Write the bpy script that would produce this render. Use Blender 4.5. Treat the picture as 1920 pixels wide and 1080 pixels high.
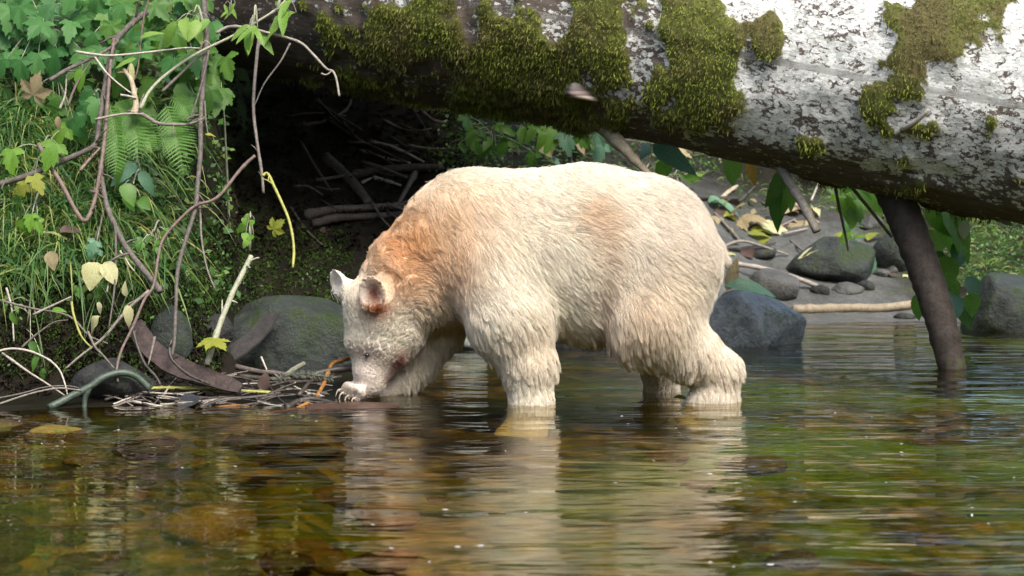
import bpy, bmesh, math, random
import numpy as np
from mathutils import Vector, Matrix, Euler, noise as mnoise, kdtree

for o in list(bpy.data.objects):
    bpy.data.objects.remove(o)
random.seed(7)
RNG = np.random.default_rng(7)
scene = bpy.context.scene
COL = scene.collection

# ------------------------------------------------------------------ camera
F_PX = 4000.0                      # focal length in photo pixels (1920 wide)
CAM_H = 0.95
PITCH = math.atan(260.0 / F_PX)
cam_data = bpy.data.cameras.new('camera')
cam_data.sensor_width = 36.0
cam_data.lens = 36.0 * F_PX / 1920.0
cam_data.clip_start = 0.05
cam_data.clip_end = 2000.0
cam_data.dof.use_dof = True
cam_data.dof.focus_distance = 8.1
cam_data.dof.aperture_fstop = 5.0
cam = bpy.data.objects.new('camera', cam_data)
COL.objects.link(cam)
cam.location = (0, 0, CAM_H)
cam.rotation_euler = (math.radians(90) - PITCH, 0, 0)
scene.camera = cam

# ------------------------------------------------------------------ light
SUN_EL = math.radians(54)
SUN_AZ = math.radians(152)          # clockwise from +Y (view direction): right and slightly behind the camera
world = bpy.data.worlds.new('World')
scene.world = world
world.use_nodes = True
wn = world.node_tree.nodes
wl = world.node_tree.links
sky = wn.new('ShaderNodeTexSky')
sky.sky_type = 'NISHITA'
sky.sun_disc = False
sky.sun_elevation = SUN_EL
sky.sun_rotation = SUN_AZ
sky.air_density = 1.0
sky.dust_density = 4.0
sky.ozone_density = 1.0
wl.new(sky.outputs[0], wn['Background'].inputs[0])
wn['Background'].inputs[1].default_value = 0.15

sun_data = bpy.data.lights.new('sun', 'SUN')
sun_data.energy = 1.5
sun_data.angle = math.radians(25)
sun_data.color = (1.0, 0.95, 0.87)
sun = bpy.data.objects.new('sun', sun_data)
COL.objects.link(sun)
sdir = Vector((math.sin(SUN_AZ) * math.cos(SUN_EL), math.cos(SUN_AZ) * math.cos(SUN_EL), math.sin(SUN_EL)))
sun.rotation_euler = sdir.to_track_quat('Z', 'Y').to_euler()
sun.location = (4, 0, 8)

scene.view_settings.view_transform = 'Standard'
scene.view_settings.look = 'None'
scene.view_settings.exposure = 1.22
scene.view_settings.gamma = 1.0
scene.view_settings.use_curve_mapping = False
scene.cycles.use_denoising = True
scene.cycles.max_bounces = 8
scene.cycles.transparent_max_bounces = 12
scene.cycles.caustics_reflective = False
scene.cycles.caustics_refractive = False

# ------------------------------------------------------------------ pixel <-> world
CP, SP = math.cos(PITCH), math.sin(PITCH)

def P(px, py, Y):
    """Point on the ray of photo pixel (px, py) at distance Y along the ground."""
    u = (px - 960.0) / F_PX
    v = (540.0 - py) / F_PX
    dy = CP + v * SP
    dz = -SP + v * CP
    return Vector((u / dy * Y, Y, CAM_H + dz / dy * Y))

def to_px(co):
    """numpy (n,3) -> pixel coordinates."""
    x, y, z = co[:, 0], co[:, 1], co[:, 2] - CAM_H
    d = y * CP - z * SP
    up = y * SP + z * CP
    return 960 + F_PX * x / d, 540 - F_PX * up / d

# ------------------------------------------------------------------ numpy noise
def _hash(ix, iy, iz):
    n = (ix * 374761393 + iy * 668265263 + iz * 2147483647 + 1274126177) & 0xFFFFFFFF
    n = ((n ^ (n >> 13)) * 1274126177) & 0xFFFFFFFF
    n = n ^ (n >> 16)
    return (n & 0xFFFF) / 65535.0

def vnoise(p, s):
    """value noise in [0,1] of points p (n,3) at frequency s."""
    q = np.asarray(p, dtype=np.float64) * s + 1000.0
    i = np.floor(q).astype(np.int64)
    f = q - i
    f = f * f * (3 - 2 * f)
    r = 0
    for dx in (0, 1):
        for dy in (0, 1):
            for dz in (0, 1):
                w = (f[:, 0] if dx else 1 - f[:, 0]) * (f[:, 1] if dy else 1 - f[:, 1]) * (f[:, 2] if dz else 1 - f[:, 2])
                r = r + w * _hash(i[:, 0] + dx, i[:, 1] + dy, i[:, 2] + dz)
    return r

def fbm(p, s, n=4):
    r = 0; a = 0.5; t = 0
    for k in range(n):
        r = r + a * vnoise(np.asarray(p) + k * 17.3, s * 2 ** k); t += a; a *= 0.5
    return r / t

def sstep(a, b, x):
    t = np.clip((x - a) / (b - a), 0, 1)
    return t * t * (3 - 2 * t)

# ------------------------------------------------------------------ object helpers
def tag(o, label=None, cat=None, group=None, kind=None):
    if label: o['label'] = label
    if cat: o['category'] = cat
    if group: o['group'] = group
    if kind: o['kind'] = kind
    return o

def link(name, data, mat=None, parent=None):
    o = bpy.data.objects.new(name, data)
    COL.objects.link(o)
    if mat is not None and data is not None and len(data.materials) == 0:
        data.materials.append(mat)
    if parent is not None:
        o.parent = parent
    return o

def empty(name, loc=(0, 0, 0)):
    o = bpy.data.objects.new(name, None)
    COL.objects.link(o)
    o.location = loc
    o.empty_display_size = 0.05
    return o

def mesh_np(name, verts, faces, smooth=True):
    """verts (n,3), faces (m,3|4) arrays or list of lists."""
    me = bpy.data.meshes.new(name)
    verts = np.asarray(verts, dtype=np.float32)
    if isinstance(faces, np.ndarray):
        k = faces.shape[1]; m = faces.shape[0]
        me.vertices.add(len(verts)); me.vertices.foreach_set('co', verts.ravel())
        me.loops.add(m * k); me.loops.foreach_set('vertex_index', faces.astype(np.int32).ravel())
        me.polygons.add(m)
        me.polygons.foreach_set('loop_start', np.arange(0, m * k, k, dtype=np.int32))
        me.update(calc_edges=True)
        me.validate()
    else:
        me.from_pydata(verts.tolist(), [], faces)
    if smooth:
        me.polygons.foreach_set('use_smooth', [True] * len(me.polygons))
    return me

def float_attr(me, name, vals):
    a = me.attributes.new(name, 'FLOAT', 'POINT')
    a.data.foreach_set('value', np.asarray(vals, dtype=np.float32))

def color_attr(me, name, vals):
    a = me.attributes.new(name, 'FLOAT_COLOR', 'POINT')
    v = np.ones((len(vals), 4), dtype=np.float32); v[:, :3] = vals
    a.data.foreach_set('color', v.ravel())

def catmull(pts, n):
    pts = [Vector(p) for p in pts]
    if len(pts) == 2:
        return [pts[0].lerp(pts[1], i / n) for i in range(n + 1)]
    out = []
    ext = [pts[0] * 2 - pts[1]] + pts + [pts[-1] * 2 - pts[-2]]
    for k in range(1, len(ext) - 2):
        p0, p1, p2, p3 = ext[k - 1], ext[k], ext[k + 1], ext[k + 2]
        for i in range(n):
            t = i / n
            out.append(0.5 * ((2 * p1) + (p2 - p0) * t + (2 * p0 - 5 * p1 + 4 * p2 - p3) * t * t + (3 * p1 - p0 - 3 * p2 + p3) * t ** 3))
    out.append(pts[-1])
    return out

def tube_geo(pts, r0, r1, sides=7, n=4, bump=0.06, flat=1.0, seed=0, knots=True, rs=None, spurs=0):
    """bent tapering tube; returns verts, faces."""
    c = catmull(pts, n)
    m = len(c)
    rnd = random.Random(seed)
    V, Fc = [], []
    prev = None
    for i, p in enumerate(c):
        t = (c[min(i + 1, m - 1)] - c[max(i - 1, 0)])
        if t.length < 1e-9: t = Vector((0, 0, 1))
        t.normalize()
        if prev is None:
            a = Vector((0, 0, 1)) if abs(t.z) < 0.8 else Vector((1, 0, 0))
            u = t.cross(a).normalized()
        else:
            u = (prev - t * prev.dot(t))
            u = u.normalized() if u.length > 1e-6 else t.orthogonal().normalized()
        prev = u
        w = t.cross(u)
        f = i / (m - 1)
        if rs is not None:
            q = f * (len(rs) - 1); k = min(int(q), len(rs) - 2); r = rs[k] + (rs[k + 1] - rs[k]) * (q - k)
        else:
            r = r0 + (r1 - r0) * f
        r *= 1 + rnd.uniform(-bump, bump)
        if knots and rnd.random() < 0.08: r *= 1.18
        for s in range(sides):
            an = 2 * math.pi * s / sides
            V.append(p + (u * math.cos(an) + w * math.sin(an) * flat) * r * (1 + rnd.uniform(-bump, bump) * 0.5))
    for i in range(m - 1):
        for s in range(sides):
            a = i * sides + s; b = i * sides + (s + 1) % sides
            Fc.append([a, b, b + sides, a + sides])
    Fc.append(list(range(sides))[::-1])
    Fc.append([(m - 1) * sides + s for s in range(sides)])
    for k in range(spurs):          # short broken side shoots
        i = rnd.randrange(2, max(3, m - 2)); p = c[i]; t = (c[min(i + 1, m - 1)] - c[i - 1]).normalized()
        rr = (r0 + (r1 - r0) * i / (m - 1))
        d = (t * rnd.uniform(0.3, 0.9) * rnd.choice((-1, 1)) + Vector((rnd.uniform(-1, 1), rnd.uniform(-0.8, 0.4), rnd.uniform(-0.6, 1)))).normalized()
        l = rr * rnd.uniform(3, 9)
        v2, f2 = tube_geo([p, p + d * l * 0.5 + Vector((0, 0, l * 0.08)), p + d * l], rr * 0.5, rr * 0.25, sides=5, n=2, seed=seed + k + 1, knots=False)
        b = len(V); V += v2; Fc += [[q + b for q in f] for f in f2]
    return V, Fc

def build_tube(name, pts, r0, r1, mat, parent=None, **kw):
    V, Fc = tube_geo(pts, r0, r1, **kw)
    if parent is None:
        o0 = sum((Vector(p) for p in pts), Vector()) / len(pts)
    else:
        o0 = Vector((0, 0, 0))
        pw = parent
        while pw is not None:
            o0 = o0 + pw.location; pw = pw.parent
    me = mesh_np(name, [v - o0 for v in V], Fc)
    o = link(name, me, mat, parent)
    if parent is None:
        o.location = o0
    return o

# ------------------------------------------------------------------ materials
def new_mat(name):
    m = bpy.data.materials.new(name)
    m.use_nodes = True
    nt = m.node_tree
    return m, nt, nt.nodes['Principled BSDF'], nt.nodes, nt.links

def nnoise(nt, scale, detail=6, rough=0.6, coord='Object', vec=None, dist=0.0):
    n = nt.nodes.new('ShaderNodeTexNoise')
    n.inputs['Scale'].default_value = scale
    n.inputs['Detail'].default_value = detail
    n.inputs['Roughness'].default_value = rough
    n.inputs['Distortion'].default_value = dist
    if vec is None:
        tc = nt.nodes.new('ShaderNodeTexCoord')
        nt.links.new(tc.outputs[coord], n.inputs['Vector'])
    else:
        nt.links.new(vec, n.inputs['Vector'])
    return n

def ramp(nt, src, stops, interp='LINEAR'):
    r = nt.nodes.new('ShaderNodeValToRGB')
    r.color_ramp.interpolation = interp
    e = r.color_ramp.elements
    while len(e) < len(stops): e.new(0.5)
    for i, (p, c) in enumerate(stops):
        e[i].position = p
        e[i].color = (c[0], c[1], c[2], 1) if isinstance(c, (tuple, list)) else (c, c, c, 1)
    nt.links.new(src, r.inputs[0])
    return r

def mixc(nt, fac, a, b):
    m = nt.nodes.new('ShaderNodeMix')
    m.data_type = 'RGBA'
    if hasattr(fac, 'links'): nt.links.new(fac, m.inputs[0])
    else: m.inputs[0].default_value = fac
    for idx, v in ((6, a), (7, b)):
        if hasattr(v, 'links'): nt.links.new(v, m.inputs[idx])
        else: m.inputs[idx].default_value = (v[0], v[1], v[2], 1)
    return m.outputs[2]

def math_n(nt, op, a, b=None):
    m = nt.nodes.new('ShaderNodeMath'); m.operation = op
    for i, v in enumerate((a, b)):
        if v is None: continue
        if hasattr(v, 'links'): nt.links.new(v, m.inputs[i])
        else: m.inputs[i].default_value = v
    return m.outputs[0]

def bump(nt, height, strength, dist, normal=None):
    b = nt.nodes.new('ShaderNodeBump')
    b.inputs['Strength'].default_value = strength
    b.inputs['Distance'].default_value = dist
    nt.links.new(height, b.inputs['Height'])
    if normal is not None: nt.links.new(normal, b.inputs['Normal'])
    return b.outputs[0]

def attr(nt, name):
    a = nt.nodes.new('ShaderNodeAttribute'); a.attribute_name = name
    return a

def bark_mat(name, c1, c2, rough=0.8, scale=30, gloss=0.3, moss=0.0, mosscol=(0.07, 0.10, 0.02)):
    m, nt, bs, N, L = new_mat(name)
    n1 = nnoise(nt, scale, 8, 0.7)
    n4 = nnoise(nt, scale * 3.5, 4, 0.7)
    r = ramp(nt, math_n(nt, 'ADD', math_n(nt, 'MULTIPLY', n1.outputs[0], 0.6), math_n(nt, 'MULTIPLY', n4.outputs[0], 0.4)), [(0.38, c1), (0.62, c2)])
    col = r.outputs[0]
    oi = N.new('ShaderNodeObjectInfo')
    hv = N.new('ShaderNodeHueSaturation')
    L.new(math_n(nt, 'ADD', math_n(nt, 'MULTIPLY', oi.outputs['Random'], 0.7), 0.65), hv.inputs['Value'])
    L.new(col, hv.inputs['Color'])
    col = hv.outputs[0]
    if moss > 0:
        n2 = nnoise(nt, scale * 0.4, 6, 0.7)
        mk = ramp(nt, n2.outputs[0], [(0.62 - moss * 0.35, 0.0), (0.72 - moss * 0.3, 1.0)])
        col = mixc(nt, mk.outputs[0], col, mosscol)
    L.new(col, bs.inputs['Base Color'])
    bs.inputs['Roughness'].default_value = rough
    bs.inputs['Specular IOR Level'].default_value = gloss
    L.new(bump(nt, n1.outputs[0], 0.6, 0.004), bs.inputs['Normal'])
    return m

def rock_mat(name, c1, c2, moss=0.3, mosscol=(0.055, 0.085, 0.018), rough=0.65, spec=0.4):
    m, nt, bs, N, L = new_mat(name)
    n1 = nnoise(nt, 9, 10, 0.65)
    n3 = nnoise(nt, 60, 6, 0.7)
    col = ramp(nt, n1.outputs[0], [(0.3, c1), (0.7, c2)]).outputs[0]
    sp = ramp(nt, n3.outputs[0], [(0.60, 0.0), (0.72, 0.5)]).outputs[0]
    col = mixc(nt, sp, col, (c2[0] * 1.6, c2[1] * 1.6, c2[2] * 1.5))
    n2 = nnoise(nt, 5, 8, 0.7)
    mk = ramp(nt, n2.outputs[0], [(0.66 - moss * 0.4, 0.0), (0.78 - moss * 0.4, 1.0)]).outputs[0]
    geo = N.new('ShaderNodeNewGeometry')
    sep = N.new('ShaderNodeSeparateXYZ'); L.new(geo.outputs['Normal'], sep.inputs[0])
    up = ramp(nt, sep.outputs[2], [(0.0, 0.35), (0.6, 1.0)]).outputs[0]
    mk = math_n(nt, 'MULTIPLY', mk, up)
    mc = ramp(nt, n3.outputs[0], [(0.3, tuple(v * 0.6 for v in mosscol)), (0.75, tuple(v * 1.6 for v in mosscol))]).outputs[0]
    col = mixc(nt, mk, col, mc)
    L.new(col, bs.inputs['Base Color'])
    bs.inputs['Roughness'].default_value = rough
    bs.inputs['Specular IOR Level'].default_value = spec
    b1 = bump(nt, n1.outputs[0], 0.9, 0.06)
    L.new(bump(nt, n3.outputs[0], 0.8, 0.010, b1), bs.inputs['Normal'])
    return m

def leaf_mat(name, c1, c2, trans=0.35, rough=0.45, spec=0.4, vary=0.5, brown=0.0):
    m, nt, bs, N, L = new_mat(name)
    oi = N.new('ShaderNodeObjectInfo')
    col = mixc(nt, oi.outputs['Random'], c1, c2)
    uv = N.new('ShaderNodeUVMap'); uv.uv_map = 'uv'
    sep = N.new('ShaderNodeSeparateXYZ'); L.new(uv.outputs[0], sep.inputs[0])
    au = math_n(nt, 'ABSOLUTE', sep.outputs[0])
    # side veins: stripes running up and outwards; midrib: a thin line
    st = math_n(nt, 'ADD', math_n(nt, 'MULTIPLY', sep.outputs[1], 42), math_n(nt, 'MULTIPLY', au, -34))
    vein = ramp(nt, math_n(nt, 'SINE', st), [(0.80, 0.0), (0.97, 1.0)]).outputs[0]
    mid = ramp(nt, au, [(0.0, 1.0), (0.05, 0.0)]).outputs[0]
    vv = math_n(nt, 'MAXIMUM', math_n(nt, 'MULTIPLY', vein, 0.55), mid)
    n = nnoise(nt, 22, 5, 0.6)
    mott = ramp(nt, n.outputs[0], [(0.3, 0.72), (0.7, 1.18)]).outputs[0]
    mm = N.new('ShaderNodeMix'); mm.data_type = 'RGBA'; mm.blend_type = 'MULTIPLY'; mm.inputs[0].default_value = 1
    L.new(col, mm.inputs[6]); L.new(mott, mm.inputs[7])
    col = mixc(nt, math_n(nt, 'MULTIPLY', vv, 0.28), mm.outputs[2], tuple(min(1, v * 1.5 + 0.03) for v in c2))
    if brown > 0:
        n2 = nnoise(nt, 9, 6, 0.7)
        bk = ramp(nt, n2.outputs[0], [(0.66 - brown * 0.3, 0.0), (0.76 - brown * 0.3, 1.0)]).outputs[0]
        col = mixc(nt, bk, col, (0.16, 0.09, 0.03))
    L.new(col, bs.inputs['Base Color'])
    bs.inputs['Roughness'].default_value = rough
    bs.inputs['Specular IOR Level'].default_value = spec
    L.new(bump(nt, vv, 0.35, 0.002), bs.inputs['Normal'])
    tr = N.new('ShaderNodeBsdfTranslucent'); L.new(col, tr.inputs[0])
    mx = N.new('ShaderNodeMixShader'); mx.inputs[0].default_value = trans
    L.new(bs.outputs[0], mx.inputs[1]); L.new(tr.outputs[0], mx.inputs[2])
    L.new(mx.outputs[0], N['Material Output'].inputs[0])
    return m

def plain_mat(name, c, rough=0.6, spec=0.4, scale=40, var=0.35):
    m, nt, bs, N, L = new_mat(name)
    n = nnoise(nt, scale, 5, 0.6)
    col = ramp(nt, n.outputs[0], [(0.25, tuple(v * (1 - var) for v in c)), (0.75, tuple(min(1, v * (1 + var)) for v in c))]).outputs[0]
    L.new(col, bs.inputs['Base Color'])
    bs.inputs['Roughness'].default_value = rough
    bs.inputs['Specular IOR Level'].default_value = spec
    L.new(bump(nt, n.outputs[0], 0.3, 0.002), bs.inputs['Normal'])
    return m
# ------------------------------------------------------------------ ground
SHX = np.array([-60, -2.6, -1.9, -1.4, -1.0, -0.68, -0.52, -0.32, 0.45, 1.0, 1.55, 3.0, 6.0, 60])
SHY = np.array([6.5, 7.5, 7.68, 7.92, 8.02, 8.12, 9.3, 10.15, 10.5, 10.9, 11.65, 11.8, 11.6, 11.0])

def hgt(x, y, detail=True):
    x = np.atleast_1d(np.asarray(x, dtype=np.float64)); y = np.atleast_1d(np.asarray(y, dtype=np.float64))
    s = y - np.interp(x, SHX, SHY)
    bed = np.maximum(0.055 * s, -0.42)
    # right: silt beach rising to a bank
    sp = np.maximum(s, 0)
    right = 0.05 * sp + 0.24 * np.maximum(sp - 0.25, 0) + 0.35 * np.maximum(sp - 2.9, 0)
    right = np.minimum(right, 1.35 + 0.05 * sp)
    # centre-left: low spit of debris, hollow, then a steep soil face behind
    hol = 0.035 * np.minimum(sp, 1.4) + 0.30 * np.clip(y - 9.55, 0, 0.9) + 0.62 * np.maximum(y - 10.45, 0)
    hol = np.where(s > 0, hol, 0)
    hol = np.minimum(hol, 3.2 + 0.06 * sp)
    # left: steep bank
    q = sp - 0.12
    lb = 0.10 * np.clip(sp, 0, 0.35) + 0.42 * sstep(0.25, 0.62, sp) + 0.68 * np.clip(sp - 0.55, 0, 2.2) * 1.25
    lb = np.minimum(lb, 2.6 + 0.06 * sp)
    wl_ = sstep(-1.0, -1.42, x + 0.14 * (y - 8.6) + 0.35 * (fbm(np.stack([x, y, np.zeros_like(x)], 1) + 3, 2.3, 3) - 0.5))
    wr_ = sstep(-0.35, 0.35, x)
    land = hol * (1 - wr_) + right * wr_
    land = land * (1 - wl_) + lb * wl_
    z = np.where(s > 0, land, bed)
    # low flat far away, camera side too
    z = np.where(y < 2, np.maximum(z, -0.42), z)
    if detail:
        p = np.stack([x, y, np.zeros_like(x)], 1)
        amp = np.where(s > 0, 0.02 + 0.05 * wl_ * sstep(0.2, 0.6, sp) + 0.05 * (1 - wr_) * sstep(9.6, 10.4, y) + 0.03 * wr_ * sstep(0.7, 1.6, sp), 0.03)
        amp = amp * (0.25 + 0.75 * sstep(0.0, 0.5, np.abs(s)))
        z = z + amp * (fbm(p, 3.0, 4) - 0.5) * 2 + amp * 0.5 * (fbm(p + 31, 14.0, 3) - 0.5) * 2
        # overhang lumps on the steep left bank
        z = z + wl_ * sstep(0.15, 0.4, sp) * 0.10 * (fbm(p + 70, 5.0, 3) - 0.5) * 2
    return z

def gz(x, y):
    return float(hgt(x, y)[0])

def axis_grid(lo, hi, fine_lo, fine_hi, step):
    a = list(np.arange(fine_lo, fine_hi + 1e-6, step))
    g = step; v = fine_hi
    while v < hi:
        g *= 1.35; v += g; a.append(min(v, hi))
    g = step; v = fine_lo; left = []
    while v > lo:
        g *= 1.35; v -= g; left.append(max(v, lo))
    return np.array(left[::-1] + a)

gx = axis_grid(-300, 300, -2.6, 3.6, 0.03)
gy = axis_grid(-300, 300, 4.2, 14.5, 0.03)
GX, GY = np.meshgrid(gx, gy, indexing='ij')
GZ = hgt(GX.ravel(), GY.ravel())
GZ2 = GZ.reshape(len(gx), len(gy))
def hgrid(x, y):
    """height of the built ground sheet (bilinear)."""
    i = np.clip(np.searchsorted(gx, x) - 1, 0, len(gx) - 2); j = np.clip(np.searchsorted(gy, y) - 1, 0, len(gy) - 2)
    u = (x - gx[i]) / (gx[i + 1] - gx[i]); v = (y - gy[j]) / (gy[j + 1] - gy[j])
    return (GZ2[i, j] * (1 - u) + GZ2[i + 1, j] * u) * (1 - v) + (GZ2[i, j + 1] * (1 - u) + GZ2[i + 1, j + 1] * u) * v

def ground_hit(px, py, y0=5.0, y1=22.0):
    u = (px - 960.0) / F_PX; v = (540.0 - py) / F_PX
    dy = CP + v * SP; dz = -SP + v * CP
    for n_ in (400, 14):
        ys = np.linspace(y0, y1, n_)
        zs = CAM_H + dz / dy * ys
        below = zs < hgrid(u / dy * ys, ys)
        i = int(np.argmax(below)) if below.any() else n_ - 1
        y0, y1 = ys[max(i - 1, 0)], ys[i]
    return Vector((u / dy * ys[i], ys[i], zs[i]))

gv = np.stack([GX.ravel(), GY.ravel(), GZ], 1)
nx, ny = len(gx), len(gy)
ii, jj = np.meshgrid(np.arange(nx - 1), np.arange(ny - 1), indexing='ij')
a0 = (ii * ny + jj).ravel()
gf = np.stack([a0, a0 + ny, a0 + ny + 1, a0 + 1], 1)
me = mesh_np('ground', gv, gf)
silt = sstep(-0.1, 0.9, gv[:, 0] + 0.25 * (fbm(gv, 2.0, 3) - 0.5) - 0.15 * np.maximum(gv[:, 1] - 11.5, 0)) * (1 - sstep(13.0, 14.5, gv[:, 1]))
silt = silt * (1 - sstep(2.05, 2.5, gv[:, 0]) * sstep(0.15, 0.6, gv[:, 1] - np.interp(gv[:, 0], SHX, SHY)))
float_attr(me, 'silt', silt)
sh = gv[:, 1] - np.interp(gv[:, 0], SHX, SHY)
float_attr(me, 'green', (1 - silt) * np.maximum(sstep(0.5, 1.0, sh) * sstep(-1.2, -1.55, gv[:, 0]), sstep(2.0, 2.3, gv[:, 0])))

m, nt, bs, N, L = new_mat('ground_earth')
n1 = nnoise(nt, 6, 10, 0.68)
n2 = nnoise(nt, 45, 8, 0.7)
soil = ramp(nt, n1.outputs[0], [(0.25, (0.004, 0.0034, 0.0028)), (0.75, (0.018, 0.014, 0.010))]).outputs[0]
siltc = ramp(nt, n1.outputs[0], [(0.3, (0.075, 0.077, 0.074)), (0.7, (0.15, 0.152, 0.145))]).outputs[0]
speck = ramp(nt, n2.outputs[0], [(0.35, 0.7), (0.65, 1.15)]).outputs[0]
mul = N.new('ShaderNodeMix'); mul.data_type = 'RGBA'; mul.blend_type = 'MULTIPLY'; mul.inputs[0].default_value = 1
L.new(siltc, mul.inputs[6]); L.new(speck, mul.inputs[7])
col = mixc(nt, attr(nt, 'silt').outputs['Fac'], soil, mul.outputs[2])
mossn = nnoise(nt, 3.5, 8, 0.7)
mossm = ramp(nt, mossn.outputs[0], [(0.42, 0.0), (0.60, 1.0)]).outputs[0]
mossc = ramp(nt, n2.outputs[0], [(0.3, (0.018, 0.03, 0.007)), (0.8, (0.07, 0.10, 0.02))]).outputs[0]
gm = math_n(nt, 'MULTIPLY', mossm, math_n(nt, 'ADD', math_n(nt, 'MULTIPLY', attr(nt, 'green').outputs['Fac'], 0.9), 0.12))
col = mixc(nt, gm, col, mossc)
# streambed below the waterline: amber stones, gravel, algae greener at right to imitate foliage reflections
geo = N.new('ShaderNodeNewGeometry')
sepz = N.new('ShaderNodeSeparateXYZ'); L.new(geo.outputs['Position'], sepz.inputs[0])
vor = N.new('ShaderNodeTexVoronoi'); vor.inputs['Scale'].default_value = 9
tc = N.new('ShaderNodeTexCoord')
wv = N.new('ShaderNodeVectorMath'); wv.operation = 'ADD'
nd = nnoise(nt, 4, 4, 0.6)
sc_ = N.new('ShaderNodeVectorMath'); sc_.operation = 'SCALE'; sc_.inputs['Scale'].default_value = 0.25
L.new(nd.outputs['Color'], sc_.inputs[0]); L.new(tc.outputs['Object'], wv.inputs[0]); L.new(sc_.outputs[0], wv.inputs[1])
L.new(wv.outputs[0], vor.inputs['Vector'])
sepc = N.new('ShaderNodeSeparateColor'); L.new(vor.outputs['Color'], sepc.inputs[0])
peb = ramp(nt, sepc.outputs[0], [(0.0, (0.03, 0.025, 0.007)), (0.35, (0.12, 0.09, 0.018)), (0.65, (0.29, 0.205, 0.04)), (1.0, (0.19, 0.17, 0.04))]).outputs[0]
edge = ramp(nt, vor.outputs['Distance'], [(0.25, 1.0), (0.65, 0.35)]).outputs[0]
mb = N.new('ShaderNodeMix'); mb.data_type = 'RGBA'; mb.blend_type = 'MULTIPLY'; mb.inputs[0].default_value = 1
L.new(peb, mb.inputs[6]); L.new(edge, mb.inputs[7])
alg_refl_n = nnoise(nt, 1.1, 5, 0.6)
alg_refl = ramp(nt, alg_refl_n.outputs[0], [(0.42, 0.0), (0.62, 1.0)]).outputs[0]
right_m = ramp(nt, math_n(nt, 'ADD', math_n(nt, 'MULTIPLY', sepz.outputs[0], 0.5), 0.4), [(0.3, 0.25), (0.9, 1.0)]).outputs[0]
bedc = mixc(nt, math_n(nt, 'MULTIPLY', alg_refl, right_m), mb.outputs[2], (0.15, 0.33, 0.016))
under = ramp(nt, math_n(nt, 'ADD', math_n(nt, 'MULTIPLY', sepz.outputs[2], 10), 0.5), [(0.25, 1.0), (0.5, 0.0)]).outputs[0]
col = mixc(nt, under, col, bedc)
L.new(col, bs.inputs['Base Color'])
wet = ramp(nt, math_n(nt, 'ADD', math_n(nt, 'MULTIPLY', sepz.outputs[2], 4), 0.5), [(0.5, 0.35), (0.75, 0.85)]).outputs[0]
L.new(wet, bs.inputs['Roughness']); bs.inputs['Specular IOR Level'].default_value = 0.12
b1 = bump(nt, n1.outputs[0], 0.6, 0.03)
L.new(bump(nt, n2.outputs[0], 0.6, 0.008, b1), bs.inputs['Normal'])
MAT_GROUND = m
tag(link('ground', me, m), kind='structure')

# ------------------------------------------------------------------ water
def water_surface():
    wx = np.concatenate([np.linspace(-300, -8, 8), np.linspace(-6, 7, 60), np.linspace(9, 300, 8)])
    wy = np.concatenate([np.linspace(-300, -6, 8), np.linspace(-4, 13, 80), np.linspace(15, 300, 6)])
    X, Y = np.meshgrid(wx, wy, indexing='ij')
    v = np.stack([X.ravel(), Y.ravel(), np.zeros(X.size)], 1)
    a, b = len(wx), len(wy)
    i, j = np.meshgrid(np.arange(a - 1), np.arange(b - 1), indexing='ij')
    k = (i * b + j).ravel()
    return mesh_np('water', v, np.stack([k, k + b, k + b + 1, k + 1], 1))

m = bpy.data.materials.new('stream_water'); m.use_nodes = True
nt = m.node_tree; N = nt.nodes; L = nt.links
N.remove(N['Principled BSDF'])
tc = N.new('ShaderNodeTexCoord')
def stretched(sx, sy, rot=0.0):
    mp = N.new('ShaderNodeMapping'); mp.inputs['Scale'].default_value = (sx, sy, 1); mp.inputs['Rotation'].default_value = (0, 0, rot)
    L.new(tc.outputs['Object'], mp.inputs[0]); return mp.outputs[0]
r1 = nnoise(nt, 1.0, 3, 0.5, vec=stretched(1.5, 4.6, 0.06), dist=0.6)
r2 = nnoise(nt, 1.0, 2, 0.5, vec=stretched(3.6, 11, -0.10), dist=0.8)
r3 = nnoise(nt, 1.0, 2, 0.5, vec=stretched(26, 42, 0.3), dist=0.4)
calm = nnoise(nt, 0.55, 2, 0.5)
sepw = N.new('ShaderNodeSeparateXYZ'); L.new(tc.outputs['Object'], sepw.inputs[0])
side = ramp(nt, math_n(nt, 'ADD', math_n(nt, 'MULTIPLY', sepw.outputs[0], 0.25), 0.5), [(0.20, 0.40), (0.42, 0.80), (0.62, 1.0), (0.80, 1.5)]).outputs[0]
nb = bump(nt, math_n(nt, 'MULTIPLY', r1.outputs[0], side), 1.0, 0.019)
hgt2 = math_n(nt, 'MULTIPLY', r2.outputs[0], side)
nb = bump(nt, hgt2, 1.0, 0.0030, nb)
hgt3 = math_n(nt, 'MULTIPLY', r3.outputs[0], math_n(nt, 'MULTIPLY', side, calm.outputs[0]))
nb = bump(nt, hgt3, 1.0, 0.0005, nb)
fr = N.new('ShaderNodeFresnel'); fr.inputs['IOR'].default_value = 1.333; L.new(nb, fr.inputs['Normal'])
gl = N.new('ShaderNodeBsdfGlossy'); gl.inputs['Roughness'].default_value = 0.008; L.new(nb, gl.inputs['Normal'])
gl.inputs['Color'].default_value = (1, 1, 1, 1)
tp = N.new('ShaderNodeBsdfTransparent'); tp.inputs[0].default_value = (0.66, 0.56, 0.27, 1)
mx = N.new('ShaderNodeMixShader')
L.new(fr.outputs[0], mx.inputs[0]); L.new(tp.outputs[0], mx.inputs[1]); L.new(gl.outputs[0], mx.inputs[2])
L.new(mx.outputs[0], N['Material Output'].inputs[0])
tag(link('water', water_surface(), m), kind='structure')

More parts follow.
